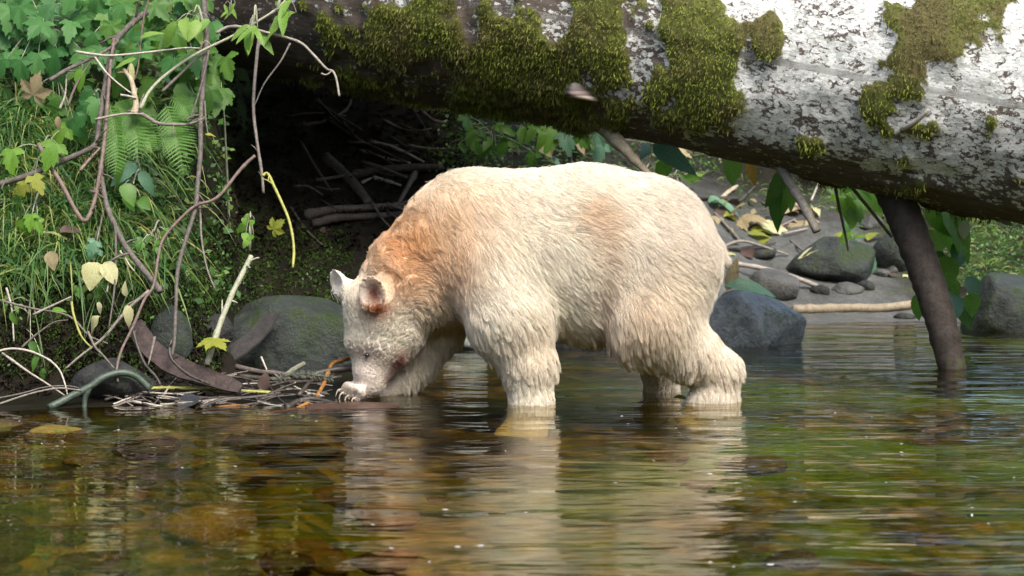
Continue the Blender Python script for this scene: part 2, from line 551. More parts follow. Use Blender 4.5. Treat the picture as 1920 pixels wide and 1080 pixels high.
# ------------------------------------------------------------------ fallen log
LOGC = [(2600, 560, 8.9), (2000, 434, 9.35), (1500, 326, 9.78), (1150, 245, 10.1), (900, 198, 10.35), (620, 150, 10.65), (300, 95, 11.0), (-100, 30, 11.4)]
LOGR = [0.56, 0.53, 0.51, 0.50, 0.49, 0.48, 0.47, 0.46]
axis_pts = []
for (px, py, Y), R in zip(LOGC, LOGR):
    p = P(px, py, Y); axis_pts.append(Vector((p.x, p.y, p.z + R)))
lc = catmull(axis_pts, 46)
nL, nA = len(lc), 110
ax = np.array([list(p) for p in lc])
tan = np.gradient(ax, axis=0); tan /= np.linalg.norm(tan, axis=1)[:, None]
upv = np.array([0, 0, 1.0]); e1 = np.cross(tan, upv); e1 /= np.linalg.norm(e1, axis=1)[:, None]   # horizontal, toward/away camera
e2 = np.cross(e1, tan)
e1 = np.where((e1[:, 1] > 0)[:, None], -e1, e1)     # faces the camera
rad = np.interp(np.linspace(0, 1, nL), np.linspace(0, 1, len(LOGR)), LOGR)
th = np.linspace(0, 2 * math.pi, nA, endpoint=False)
ring = e1[:, None, :] * np.cos(th)[None, :, None] + e2[:, None, :] * np.sin(th)[None, :, None]
base = ax[:, None, :] + ring * rad[:, None, None]
bp = base.reshape(-1, 3)
# stretch noise along the log
lp = np.stack([np.repeat(np.arange(nL) * 0.02, nA), np.tile(np.cos(th), nL) * 0.5, np.tile(np.sin(th), nL) * 0.5], 1)
dsp = (fbm(lp * [0.5, 1, 1], 3.0, 4) - 0.5) * 0.07 + (fbm(lp * [0.45, 1, 1] + 9, 11.0, 3) - 0.5) * 0.03
LPX, LPY = to_px(bp)
front = np.tile(np.cos(th), nL)
MOSS_E = [  # photo ellipses (cx, cy, rx, ry, weight) of moss cushions on the near face
 (1330, 110, 75, 130, 1.0), (1290, 60, 60, 90, 0.9), (1440, 70, 30, 48, 1.1), (1760, 50, 120, 75, 1.15), (1705, 120, 40, 80, 1.05),
 (1640, 195, 50, 40, 1.0), (1850, 30, 60, 60, 0.7), (1230, 160, 28, 55, 1.0), (1280, 215, 70, 30, 0.95), (1520, 265, 40, 18, 0.9),
 (1660, 215, 18, 45, 0.9), (1700, 335, 140, 22, 0.75), (1560, 300, 150, 16, 0.55), (1745, 240, 40, 14, 0.8), (1860, 225, 20, 28, 0.7),
 (1000, 110, 170, 130, 1.0), (1130, 60, 80, 120, 1.0), (860, 60, 120, 110, 0.9), (740, 70, 130, 100, 0.85), (960, 170, 190, 60, 0.8), (1170, 200, 60, 40, 0.8),
 (1180, 120, 60, 70, 0.9), (1060, 40, 90, 80, 0.8), (640, 60, 70, 90, 0.7), (800, 140, 160, 40, 0.7), (720, 160, 120, 30, 0.7), (930, 205, 120, 22, 0.7), (1080, 225, 90, 20, 0.7), (600, 120, 60, 40, 0.6)]
BARE_E = [(1055, 25, 22, 28), (1038, 62, 16, 14), (1190, 30, 26, 36), (885, 45, 14, 48), (1200, 110, 20, 30), (1490, 330, 300, 16)]
mo = np.zeros(len(bp))
for cx, cy, rx, ry, w in MOSS_E:
    d = ((LPX - cx) / rx) ** 2 + ((LPY - cy) / ry) ** 2
    mo = np.maximum(mo, w * np.exp(-d * 0.75))
for cx, cy, rx, ry in BARE_E:
    d = ((LPX - cx) / rx) ** 2 + ((LPY - cy) / ry) ** 2
    mo = mo * (1 - 0.9 * np.exp(-d * 0.9))
mo = np.where(front > -0.05, mo, 0.75 * sstep(0.4, 0.7, fbm(bp, 2.0, 3)))
mo = mo + (fbm(bp, 7.0, 4) - 0.5) * 1.2 + (fbm(bp + 5, 26.0, 2) - 0.5) * 0.5
mo = sstep(0.36, 0.72, mo)
dsp = dsp + mo * (0.012 + 0.035 * fbm(bp + 3, 14.0, 3))
lv = bp + ring.reshape(-1, 3) * dsp[:, None]
i, j = np.meshgrid(np.arange(nL - 1), np.arange(nA), indexing='ij')
k = (i * nA + j).ravel(); k2 = (i * nA + (j + 1) % nA).ravel()
lf = np.stack([k, k2, k2 + nA, k + nA], 1)
log = empty('fallen_log', tuple(ax[len(ax) // 3]))
LOG0 = np.array(log.location)
me = mesh_np('trunk', lv - LOG0, lf)
lich = sstep(900, 1400, LPX) * 0.65 + 0.30
below = -np.tile(np.sin(th), nL)
lich = lich * (1 - 0.75 * sstep(0.55, 0.95, below + 0.25 * (fbm(bp, 4.0, 3) - 0.5)))
float_attr(me, 'moss', mo)
float_attr(me, 'lichen', lich)
# along/around coordinates for bark texture
luv = np.stack([np.repeat(np.cumsum(np.r_[0, np.linalg.norm(np.diff(ax, axis=0), axis=1)]), nA), np.tile(th * 0.5, nL), np.zeros(nL * nA)], 1)
av = me.attributes.new('along', 'FLOAT_VECTOR', 'POINT'); av.data.foreach_set('vector', luv.astype(np.float32).ravel())

m, nt, bs, N, L = new_mat('lichened_bark')
al = attr(nt, 'along').outputs['Vector']
def lmap(sx, sy):
    mp = N.new('ShaderNodeMapping'); mp.inputs['Scale'].default_value = (sx, sy, 1); L.new(al, mp.inputs[0]); return mp.outputs[0]
geo_p = N.new('ShaderNodeTexCoord').outputs['Object']
nb_ = nnoise(nt, 1.0, 9, 0.7, vec=lmap(8, 26), dist=0.5)
barkc = ramp(nt, nb_.outputs[0], [(0.25, (0.035, 0.028, 0.022)), (0.55, (0.11, 0.09, 0.072)), (0.8, (0.20, 0.175, 0.15))]).outputs[0]
rust = nnoise(nt, 1.6, 5, 0.6, vec=geo_p)
barkc = mixc(nt, ramp(nt, rust.outputs[0], [(0.62, 0.0), (0.70, 0.7)]).outputs[0], barkc, (0.11, 0.05, 0.02))
# lichen scales: flaky cells of changing size, broken by cracks
vo = N.new('ShaderNodeTexVoronoi'); vo.inputs['Scale'].default_value = 1; vo.inputs['Randomness'].default_value = 1
wob = nnoise(nt, 30, 4, 0.6, vec=geo_p)
wa = N.new('ShaderNodeVectorMath'); wa.operation = 'SCALE'; wa.inputs['Scale'].default_value = 1.1; L.new(wob.outputs['Color'], wa.inputs[0])
wb = N.new('ShaderNodeVectorMath'); wb.operation = 'ADD'; L.new(lmap(38, 56), wb.inputs[0]); L.new(wa.outputs[0], wb.inputs[1])
L.new(wb.outputs[0], vo.inputs['Vector'])
cellr = N.new('ShaderNodeSeparateColor'); L.new(vo.outputs['Color'], cellr.inputs[0])
big = nnoise(nt, 5, 6, 0.7, vec=geo_p)
fine = nnoise(nt, 1.0, 6, 0.78, vec=lmap(70, 90))
dens = math_n(nt, 'ADD', attr(nt, 'lichen').outputs['Fac'], math_n(nt, 'MULTIPLY', math_n(nt, 'SUBTRACT', big.outputs[0], 0.5), 2.4))
cover = math_n(nt, 'SUBTRACT', dens, math_n(nt, 'MULTIPLY', cellr.outputs[0], 0.75))
cover = math_n(nt, 'SUBTRACT', cover, math_n(nt, 'MULTIPLY', math_n(nt, 'SUBTRACT', vo.outputs['Distance'], 0.35), 0.55))
cover = math_n(nt, 'ADD', cover, math_n(nt, 'MULTIPLY', math_n(nt, 'SUBTRACT', fine.outputs[0], 0.5), 2.3))
lmask = ramp(nt, cover, [(0.20, 0.0), (0.34, 1.0)]).outputs[0]
lichc = ramp(nt, cellr.outputs[1], [(0.0, (0.48, 0.50, 0.46)), (0.4, (0.70, 0.72, 0.68)), (1.0, (0.84, 0.85, 0.82))]).outputs[0]
fine2 = nnoise(nt, 1.0, 8, 0.8, vec=lmap(45, 120), dist=0.4)
lsh = ramp(nt, fine2.outputs[0], [(0.36, 0.38), (0.48, 0.78), (0.60, 1.0)]).outputs[0]
lm_ = N.new('ShaderNodeMix'); lm_.data_type = 'RGBA'; lm_.blend_type = 'MULTIPLY'; lm_.inputs[0].default_value = 1
L.new(lichc, lm_.inputs[6]); L.new(lsh, lm_.inputs[7])
col = mixc(nt, lmask, barkc, lm_.outputs[2])
mn = nnoise(nt, 55, 6, 0.75, vec=geo_p)
mn2 = nnoise(nt, 3.0, 4, 0.6, vec=geo_p)
mossdark = ramp(nt, mn.outputs[0], [(0.3, (0.035, 0.04, 0.010)), (0.6, (0.13, 0.145, 0.034)), (0.8, (0.26, 0.265, 0.07))]).outputs[0]
mossbr = ramp(nt, mn.outputs[0], [(0.3, (0.045, 0.035, 0.014)), (0.75, (0.15, 0.12, 0.05))]).outputs[0]
mossc = mixc(nt, ramp(nt, mn2.outputs[0], [(0.45, 0.0), (0.62, 0.8)]).outputs[0], mossdark, mossbr)
mm_ = ramp(nt, math_n(nt, 'ADD', attr(nt, 'moss').outputs['Fac'], math_n(nt, 'MULTIPLY', math_n(nt, 'SUBTRACT', mn.outputs[0], 0.5), 0.9)), [(0.4, 0.0), (0.6, 1.0)]).outputs[0]
col = mixc(nt, mm_, col, mossc)
L.new(col, bs.inputs['Base Color'])
bs.inputs['Roughness'].default_value = 0.85
bs.inputs['Specular IOR Level'].default_value = 0.25
b1 = bump(nt, nb_.outputs[0], 0.8, 0.012)
b2 = bump(nt, lmask, 0.5, 0.004, b1)
L.new(bump(nt, mn.outputs[0], 0.7, 0.008, b2), bs.inputs['Normal'])
MAT_LOG = m
link('trunk', me, m, log)
tag(log, 'huge fallen log crusted with white lichen and green moss above the bear', 'log')

# moss tufts: short tapering blades hanging off the cushions
def moss_blades(centres, normals, n_per, length, seed, droop=0.9):
    r = np.random.default_rng(seed)
    n = len(centres) * n_per
    c = np.repeat(centres, n_per, 0) + r.normal(0, 0.008, (n, 3))
    nn = np.repeat(normals, n_per, 0) + r.normal(0, 0.55, (n, 3))
    nn[:, 2] -= droop * r.uniform(0.2, 1.0, n)
    nn /= np.linalg.norm(nn, axis=1)[:, None]
    sd = np.cross(nn, r.normal(0, 1, (n, 3))); sd /= np.linalg.norm(sd, axis=1)[:, None]
    ln = (length * r.uniform(0.5, 1.5, n))[:, None]
    wd = ln * 0.13
    dr = np.zeros((n, 3)); dr[:, 2] = -1
    a = c - sd * wd; b = c + sd * wd
    t1 = c + nn * ln * 0.55 + dr * ln * 0.1
    t2 = c + nn * ln * 0.9 + dr * ln * 0.45
    v = np.stack([a, b, t1 + sd * wd * 0.9, t1 - sd * wd * 0.9, t2], 1).reshape(-1, 3)
    k = np.arange(n) * 5
    f = np.concatenate([np.stack([k, k + 1, k + 2], 1), np.stack([k, k + 2, k + 3], 1), np.stack([k + 3, k + 2, k + 4], 1)])
    return v, f
lno = ring.reshape(-1, 3)
sel = np.where((mo > 0.30 + 0.5 * RNG.random(len(mo))) & (front > -0.35) & (LPX > 480) & (LPX < 2050) & (LPY > -160))[0]
sel = RNG.choice(sel, min(len(sel), 9000), replace=False)
v, f = moss_blades(lv[sel], lno[sel], 10, 0.014, 3, 0.7)
me = mesh_np('moss_tufts', v - LOG0, f, smooth=False)
m, nt, bs, N, L = new_mat('moss_strands')
n1 = nnoise(nt, 25, 5, 0.7); n2 = nnoise(nt, 3.0, 4, 0.6)
g = ramp(nt, n1.outputs[0], [(0.3, (0.08, 0.10, 0.016)), (0.55, (0.24, 0.28, 0.05)), (0.75, (0.40, 0.43, 0.10))]).outputs[0]
b = ramp(nt, n1.outputs[0], [(0.3, (0.08, 0.068, 0.028)), (0.75, (0.25, 0.22, 0.10))]).outputs[0]
col = mixc(nt, ramp(nt, n2.outputs[0], [(0.45, 0.0), (0.62, 0.85)]).outputs[0], g, b)
L.new(col, bs.inputs['Base Color']); bs.inputs['Roughness'].default_value = 0.9; bs.inputs['Specular IOR Level'].default_value = 0.1
tr = N.new('ShaderNodeBsdfTranslucent'); L.new(col, tr.inputs[0])
mx = N.new('ShaderNodeMixShader'); mx.inputs[0].default_value = 0.3
L.new(bs.outputs[0], mx.inputs[1]); L.new(tr.outputs[0], mx.inputs[2]); L.new(mx.outputs[0], N['Material Output'].inputs[0])
MAT_MOSS = m
tag(link('moss', me, m, log), kind='stuff')
# ------------------------------------------------------------------ bear
BEAR_Y = 8.18
def seg_sdf(Pt, a, b, ra, rb):
    pa = Pt - a; ba = b - a
    h = np.clip((pa @ ba) / (ba @ ba), 0, 1)
    return np.linalg.norm(pa - h[:, None] * ba, axis=1) - (ra + (rb - ra) * h)
def smin(a, b, k):
    h = np.clip(0.5 + 0.5 * (b - a) / k, 0, 1)
    return b + (a - b) * h - k * h * (1 - h)
MM = BEAR_Y / F_PX         # metres per photo pixel at the bear
def B(px, py, dy=0.0):
    return np.array(P(px, py, BEAR_Y + dy))

TORSO = [(1205, 460, 132), (1105, 472, 158), (985, 478, 152), (888, 458, 134), (782, 520, 100)]
CHAINS = [  # (px, py, dy, r px) joints
 [(925, 500, -0.13, 84), (958, 600, -0.20, 76), (990, 682, -0.23, 48), (997, 760, -0.235, 37), (985, 812, -0.25, 38), (955, 826, -0.26, 32)],      # near fore leg
 [(858, 530, 0.10, 70), (822, 612, 0.15, 48), (784, 680, 0.13, 36), (758, 714, 0.09, 30)],              # far fore leg, paw on the debris
 [(1250, 500, -0.10, 98), (1228, 602, -0.16, 86), (1292, 660, -0.17, 54), (1350, 696, -0.17, 37), (1338, 752, -0.16, 43), (1300, 792, -0.17, 32)],  # near hind leg, heel up
 [(1230, 540, 0.10, 80), (1215, 625, 0.15, 56), (1238, 690, 0.16, 33), (1242, 752, 0.16, 32), (1215, 778, 0.15, 30)],                                # far hind leg
 [(772, 535, -0.01, 92), (722, 588, -0.03, 66)],                                                                                                        # neck to skull
 [(716, 582, -0.03, 72), (703, 632, -0.04, 55)],
 [(690, 568, 0.03, 34), (655, 542, 0.07, 20)],
 [(746, 616, -0.05, 50), (728, 648, -0.06, 42)],                                                                                                        # cheek
 [(702, 652, -0.05, 38), (693, 694, -0.06, 29), (691, 724, -0.06, 23)],                                                                                 # muzzle
 [(732, 664, -0.05, 26), (706, 718, -0.06, 16)],                                                                                                        # jaw
 [(1335, 462, 0.0, 18), (1350, 480, 0.0, 12)],                                                                                                          # tail
]
def bear_sdf(Pt):
    sc = np.array([1, 1.22, 1]); c0 = np.array([0, BEAR_Y, 0])
    Q = (Pt - c0) * sc
    d = None
    for k in range(len(TORSO) - 1):
        x0, y0, r0 = TORSO[k]; x1, y1, r1 = TORSO[k + 1]
        e = seg_sdf(Q, (B(x0, y0) - c0) * sc, (B(x1, y1) - c0) * sc, r0 * MM, r1 * MM)
        d = e if d is None else smin(d, e, 0.06)
    d = d * 0.9
    for ci, ch in enumerate(CHAINS):
        k = 0.07 if ci < 4 else 0.035
        cd = None
        for (x0, y0, s0, r0), (x1, y1, s1, r1) in zip(ch[:-1], ch[1:]):
            e = seg_sdf(Pt, B(x0, y0, s0), B(x1, y1, s1), r0 * MM, r1 * MM)
            cd = e if cd is None else smin(cd, e, 0.03)
        d = smin(d, cd, k)
    # toes of the far fore paw
    for (x0, y0, s0, r0), (x1, y1, s1, r1) in (((756, 716, 0.09, 27), (718, 740, 0.05, 17)), ((718, 740, 0.05, 17), (674, 736, -0.07, 18))):
        d = smin(d, seg_sdf(Pt, B(x0, y0, s0), B(x1, y1, s1), r0 * MM, r1 * MM), 0.012)
    for q, dy in enumerate((-0.05, -0.022, 0.006, 0.034)):
        kx, ky, tx, ty = TOES[q]
        e = smin(seg_sdf(Pt, B(676, 733, PAW_DY + dy), B(kx, ky, PAW_DY + dy), 10 * MM, 9 * MM), seg_sdf(Pt, B(kx, ky, PAW_DY + dy), B(tx, ty, PAW_DY + dy), 9 * MM, 6.5 * MM), 0.005)
        d = smin(d, e, 0.005)
    # ears: cupped discs
    for (cx, cy, dy, ex, ez, nrm, rr) in EARS:
        c = B(cx, cy, dy); nrm = np.array(nrm) / np.linalg.norm(nrm)
        up = np.array([ex, 0.0, ez]); up = up - nrm * (up @ nrm); up /= np.linalg.norm(up)
        sd = np.cross(nrm, up)
        q = Pt - c
        u = q @ up; w = q @ sd; h = q @ nrm
        R = rr * MM
        hh = h - 0.75 * (u * u + w * w) / R * 0.75      # cup
        e = np.sqrt((u / 1.08) ** 2 + w ** 2 + (hh * 3.4) ** 2) - R
        e = e * 0.35
        d = smin(d, e, 0.012)
    # eye socket and brow on the near side
    d = np.maximum(d, -(np.linalg.norm(Pt - B(684, 668, -0.145), axis=1) - 0.022)) if False else d
    return d
PAW_DY = -0.085
TOES = [(678, 737, 669, 750), (666, 732, 657, 746), (657, 727, 647, 740), (652, 722, 641, 734)]
EARS = [(704, 548, -0.172, -0.12, 1.0, (-0.42, -0.90, -0.05), 31), (642, 530, 0.075, -0.55, 1.0, (-0.75, -0.60, -0.1), 27)]

H = 0.011
lo = np.array([B(590, 0)[0], BEAR_Y - 0.46, -0.26]); hi = np.array([B(1420, 0)[0], BEAR_Y + 0.40, 0.97])
dims = np.ceil((hi - lo) / H).astype(int) + 1
gx_, gy_, gz_ = [lo[a] + np.arange(dims[a]) * H for a in range(3)]
PT = np.stack(np.meshgrid(gx_, gy_, gz_, indexing='ij'), -1).reshape(-1, 3)
FV = np.concatenate([bear_sdf(PT[i:i + 200000]) for i in range(0, len(PT), 200000)]).reshape(dims)

def surface_nets(Fv, lo, h):
    S = Fv < 0
    nx, ny, nz = Fv.shape
    acc = np.zeros((nx - 1, ny - 1, nz - 1, 3)); cnt = np.zeros((nx - 1, ny - 1, nz - 1))
    corners = [(i, j, k) for i in (0, 1) for j in (0, 1) for k in (0, 1)]
    sl = lambda c: (slice(c[0], nx - 1 + c[0]), slice(c[1], ny - 1 + c[1]), slice(c[2], nz - 1 + c[2]))
    for a in corners:
        for ax_ in range(3):
            if a[ax_] == 1: continue
            b = list(a); b[ax_] = 1
            fa, fb = Fv[sl(a)], Fv[sl(b)]
            ch = (fa < 0) != (fb < 0)
            t = np.where(ch, fa / np.where(ch, fa - fb, 1), 0)
            p = np.zeros(acc.shape); p[...] = a
            p[..., ax_] += t
            acc += np.where(ch[..., None], p, 0); cnt += ch
    act = cnt > 0
    idx = -np.ones(act.shape, dtype=np.int64); idx[act] = np.arange(act.sum())
    cell = np.argwhere(act)
    V = lo + (cell + acc[act] / cnt[act][:, None]) * h
    Fs = []
    for ax_ in range(3):
        b_, c_ = (ax_ + 1) % 3, (ax_ + 2) % 3
        s0 = [slice(None)] * 3; s1 = [slice(None)] * 3
        s0[ax_] = slice(0, -1); s1[ax_] = slice(1, None)
        for s in (s0, s1):
            s[b_] = slice(1, -1); s[c_] = slice(1, -1)
        A, Bv = S[tuple(s0)], S[tuple(s1)]
        e = np.argwhere(A != Bv)
        flip = A[A != Bv]
        off = np.zeros(3, int); off[b_] = 1; off[c_] = 1
        e = e + off
        def ci(db, dc):
            q = e.copy(); q[:, b_] -= db; q[:, c_] -= dc
            return idx[q[:, 0], q[:, 1], q[:, 2]]
        q = np.stack([ci(1, 1), ci(0, 1), ci(0, 0), ci(1, 0)], 1)
        q[~flip] = q[~flip][:, ::-1]
        Fs.append(q)
    return V, np.concatenate(Fs)

bv, bf = surface_nets(FV, lo, H)
# relax the surface a little
for it in range(4):
    acc = np.zeros_like(bv); cn = np.zeros(len(bv))
    for k in range(4):
        a, b = bf[:, k], bf[:, (k + 1) % 4]
        np.add.at(acc, a, bv[b]); np.add.at(cn, a, 1)
        np.add.at(acc, b, bv[a]); np.add.at(cn, b, 1)
    bv = bv * 0.5 + 0.5 * acc / cn[:, None]

def bear_color(co):
    px, py = to_px(co)
    c = np.tile(np.array([0.91, 0.85, 0.725]), (len(co), 1))
    nz_ = fbm(co, 7.0, 3)
    c *= (0.93 + 0.14 * nz_)[:, None]
    def patch(cx, cy, sx, sy, col, w):
        nonlocal c
        wob = (fbm(co + cx, 9.0, 3) - 0.5) * 0.9
        g = w * np.exp(-0.5 * (((px - cx) / sx) ** 2 + ((py - cy) / sy) ** 2) + wob)
        g = np.clip(g, 0, 1)[:, None]
        c = c * (1 - g) + np.array(col) * g
    patch(770, 455, 60, 50, (0.84, 0.46, 0.17), 0.88)
    patch(765, 505, 55, 45, (0.78, 0.46, 0.21), 0.55)
    patch(850, 400, 70, 50, (0.82, 0.60, 0.36), 0.50)
    patch(865, 500, 26, 45, (0.70, 0.45, 0.25), 0.45)
    patch(760, 545, 40, 26, (0.78, 0.52, 0.30), 0.40)
    patch(1112, 400, 26, 26, (0.66, 0.46, 0.26), 0.60)
    patch(1135, 440, 24, 40, (0.66, 0.48, 0.32), 0.40)
    patch(900, 405, 20, 18, (0.62, 0.50, 0.42), 0.30)
    patch(1285, 420, 60, 70, (0.60, 0.51, 0.41), 0.50)
    patch(1225, 600, 55, 60, (0.78, 0.61, 0.42), 0.50)
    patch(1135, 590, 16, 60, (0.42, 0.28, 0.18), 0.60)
    patch(1330, 700, 60, 35, (0.72, 0.60, 0.47), 0.40)
    patch(1010, 650, 40, 40, (0.74, 0.60, 0.42), 0.35)
    patch(695, 625, 40, 40, (0.93, 0.89, 0.80), 0.7)
    patch(684, 663, 14, 7, (0.28, 0.21, 0.19), 0.75)
    patch(706, 667, 12, 6, (0.40, 0.29, 0.24), 0.6)
    patch(688, 708, 22, 26, (0.84, 0.74, 0.70), 0.6)
    patch(750, 670, 6, 7, (0.45, 0.22, 0.16), 0.5)
    patch(744, 683, 7, 9, (0.38, 0.15, 0.11), 0.75)
    patch(735, 698, 6, 9, (0.33, 0.13, 0.11), 0.75)
    patch(726, 713, 5, 8, (0.38, 0.18, 0.15), 0.6)
    patch(700, 742, 16, 7, (0.25, 0.20, 0.19), 0.5)
    patch(656, 738, 16, 16, (0.45, 0.38, 0.31), 1.0)
    patch(706, 582, 16, 13, (0.50, 0.20, 0.07), 0.85)
    patch(700, 554, 12, 16, (0.20, 0.07, 0.04), 1.0)
    patch(630, 530, 8, 14, (0.80, 0.74, 0.70), 0.7)
    return c

bear = empty('bear', (float(B(1000, 0)[0]), BEAR_Y, 0.0))
BEAR0 = np.array(bear.location)
me = mesh_np('body', bv - BEAR0, bf)
bn = np.zeros(len(bv) * 3, dtype=np.float32); me.vertices.foreach_get('normal', bn); bn = bn.reshape(-1, 3).astype(np.float64)
ctr = np.array([0.2, BEAR_Y, 0.5])
color_attr(me, 'coat', bear_color(bv) * 0.93)
m, nt, bs, N, L = new_mat('bear_skin')
L.new(attr(nt, 'coat').outputs['Color'], bs.inputs['Base Color']); bs.inputs['Roughness'].default_value = 0.8
n = nnoise(nt, 120, 4, 0.6); L.new(bump(nt, n.outputs[0], 0.4, 0.004), bs.inputs['Normal'])
link('body', me, m, bear)
tag(bear, 'cream white bear with orange neck wading with its muzzle down at the debris', 'bear')

# fur as hair strands following the coat's lie
def make_fur(n_strands, seed):
    r = np.random.default_rng(seed)
    tri = np.concatenate([bf[:, [0, 1, 2]], bf[:, [0, 2, 3]]])
    A, Bq, C = bv[tri[:, 0]], bv[tri[:, 1]], bv[tri[:, 2]]
    ar = 0.5 * np.linalg.norm(np.cross(Bq - A, C - A), axis=1)
    cen = (A + Bq + C) / 3
    fn = bn[tri].mean(1)
    pxc, pyc = to_px(cen)
    w = ar * np.where(fn[:, 1] < 0.35, 1.0, 0.35) * np.where(cen[:, 2] > -0.03, 1, 0)
    head = sstep(75, 45, np.hypot((pxc - 705) / 1.2, (pyc - 640) / 2.0)) * (cen[:, 1] < BEAR_Y + 0.03)
    muzzle = sstep(70, 45, np.hypot(pxc - 690, pyc - 725)) * (cen[:, 1] < BEAR_Y + 0.03)
    w = w * (1 + 1.0 * head + 2.0 * muzzle)
    t = r.choice(len(tri), n_strands, p=w / w.sum())
    u, v = r.random(n_strands), r.random(n_strands)
    fl = u + v > 1; u[fl] = 1 - u[fl]; v[fl] = 1 - v[fl]
    root = A[t] + (Bq[t] - A[t]) * u[:, None] + (C[t] - A[t]) * v[:, None]
    nr = bn[tri[t, 0]] * (1 - u - v)[:, None] + bn[tri[t, 1]] * u[:, None] + bn[tri[t, 2]] * v[:, None]
    nr /= np.linalg.norm(nr, axis=1)[:, None]
    px, py = to_px(root)
    # lie of the coat
    d = np.zeros((n_strands, 3)); d[:, 0] = 0.75; d[:, 2] = -0.45
    legw = sstep(0.42, 0.25, root[:, 2])[:, None]
    d = d * (1 - legw) + np.array([0.15, 0, -1.0]) * legw
    mt = B(690, 735, -0.06)
    hd = root - mt; hd /= np.linalg.norm(hd, axis=1)[:, None]
    hw = (sstep(850, 760, px) * sstep(470, 560, py) * (root[:, 1] < BEAR_Y + 0.045) * sstep(790, 745, px + 0.2 * (py - 640)))[:, None]
    d = d * (1 - hw) + hd * hw
    q = np.stack([fbm(root + 11 + 7 * k, 9.0, 2) - 0.5 for k in range(3)], 1)
    d = d + q * (1.3 - 0.8 * hw)
    neck = np.exp(-0.5 * (((px - 775) / 70) ** 2 + ((py - 480) / 55) ** 2))
    q2 = np.stack([fbm(root + 51 + 7 * k, 26.0, 2) - 0.5 for k in range(3)], 1)
    d = d + q2 * (0.6 - 0.35 * hw + 2.2 * neck[:, None])
    d = d - nr * np.sum(d * nr, 1)[:, None]
    d /= np.linalg.norm(d, axis=1)[:, None] + 1e-9
    # length
    ln = np.full(n_strands, 0.046)
    bel = sstep(0.40, 0.30, root[:, 2]) * sstep(1030, 1060, px) * sstep(1190, 1150, px)
    ln = ln + 0.030 * bel
    ln = np.where(root[:, 2] < 0.12, 0.034, ln)
    muz = sstep(75, 48, np.hypot(px - 690, (py - 725) * 0.9))
    headm = (hw[:, 0])
    ln = ln * (1 - 0.35 * headm)
    ln = ln * (1 - 0.60 * muz * (headm > 0.4))
    for (cx, cy, dy, *_r, rr) in EARS:
        ln = np.where(np.linalg.norm(root - B(cx, cy - 4, dy), axis=1) < rr * 1.15 * MM, 0.008, ln)
    pawm = (np.hypot(px - 655, py - 736) < 30) & (px < 672)
    ln = np.where(pawm, 0.010, ln)
    ln = ln * r.uniform(0.65, 1.15, n_strands)
    lift = 0.34 + 0.10 * neck + r.normal(0, 0.06, n_strands)
    lift = np.where(ln < 0.034, 0.36, lift)
    guard = r.random(n_strands) < 0.10
    lift = np.where(guard & (ln > 0.025), lift + 0.35, lift); ln = np.where(guard, ln * 1.12, ln)
    K = 5
    ts = np.linspace(0, 1, K)
    pts = np.zeros((n_strands, K, 3))
    grav = np.array([0, 0, -1.0])
    for k, tt in enumerate(ts):
        pts[:, k] = root - nr * 0.001 + (d * np.cos(lift)[:, None] + nr * np.sin(lift)[:, None] * (1 - 0.45 * tt)) * (ln * tt)[:, None] + grav * (ln * tt * tt * 0.22)[:, None]
    # clumping into locks
    nc = n_strands // 26
    cid = r.choice(n_strands, nc, replace=False)
    kd = kdtree.KDTree(nc)
    for i in range(nc): kd.insert(root[cid[i]], i)
    kd.balance()
    near = np.array([kd.find(p)[1] for p in root])
    ctip = pts[cid[near]]
    croot = root[cid[near]]
    wet = 0.42 + 0.40 * sstep(0.45, 0.2, root[:, 2]) - 0.12 * sstep(1120, 1200, px) - 0.15 * headm
    wet = np.minimum(wet * (1 - 0.45 * sstep(0.5, 0.7, root[:, 2])), 0.9)
    for k, tt in enumerate(ts):
        cw = (wet * tt ** 1.3)[:, None]
        pts[:, k] = pts[:, k] * (1 - cw) + (ctip[:, k] + (root - croot) * 0.25) * cw
    # frizz
    pts[:, 1:] += r.normal(0, 0.0012, (n_strands, K - 1, 3)) * (ts[1:] * 1.2)[None, :, None]
    colr = bear_color(root) * r.uniform(0.86, 1.10, (n_strands, 1))
    # locks vary in tone
    lk = r.uniform(0.90, 1.06, nc)[near]
    colr = np.clip(colr * lk[:, None], 0, 0.93)
    return pts, colr, ts
fp, fc, fts = make_fur(190000, 5)
n_s, K = fp.shape[:2]
hc = bpy.data.hair_curves.new('fur')
hc.add_curves([K] * n_s)
hc.position_data.foreach_set('vector', (fp - BEAR0).astype(np.float32).ravel())
ra = hc.attributes.get('radius') or hc.attributes.new('radius', 'FLOAT', 'POINT')
ra.data.foreach_set('value', np.tile(0.00085 * (1 - 0.85 * fts ** 1.5), n_s).astype(np.float32))
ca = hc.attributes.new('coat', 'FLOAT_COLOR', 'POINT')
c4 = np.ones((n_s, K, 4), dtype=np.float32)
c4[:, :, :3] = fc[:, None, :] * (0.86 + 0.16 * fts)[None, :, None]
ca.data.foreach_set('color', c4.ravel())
m, nt, bs, N, L = new_mat('bear_fur')
ac = attr(nt, 'coat').outputs['Color']
L.new(ac, bs.inputs['Base Color']); bs.inputs['Roughness'].default_value = 0.55; bs.inputs['Specular IOR Level'].default_value = 0.25
tr = N.new('ShaderNodeBsdfTranslucent'); L.new(ac, tr.inputs[0])
mx = N.new('ShaderNodeMixShader'); mx.inputs[0].default_value = 0.35
L.new(bs.outputs[0], mx.inputs[1]); L.new(tr.outputs[0], mx.inputs[2]); L.new(mx.outputs[0], N['Material Output'].inputs[0])
fur = bpy.data.objects.new('fur', hc); COL.objects.link(fur); fur.parent = bear
hc.materials.append(m)

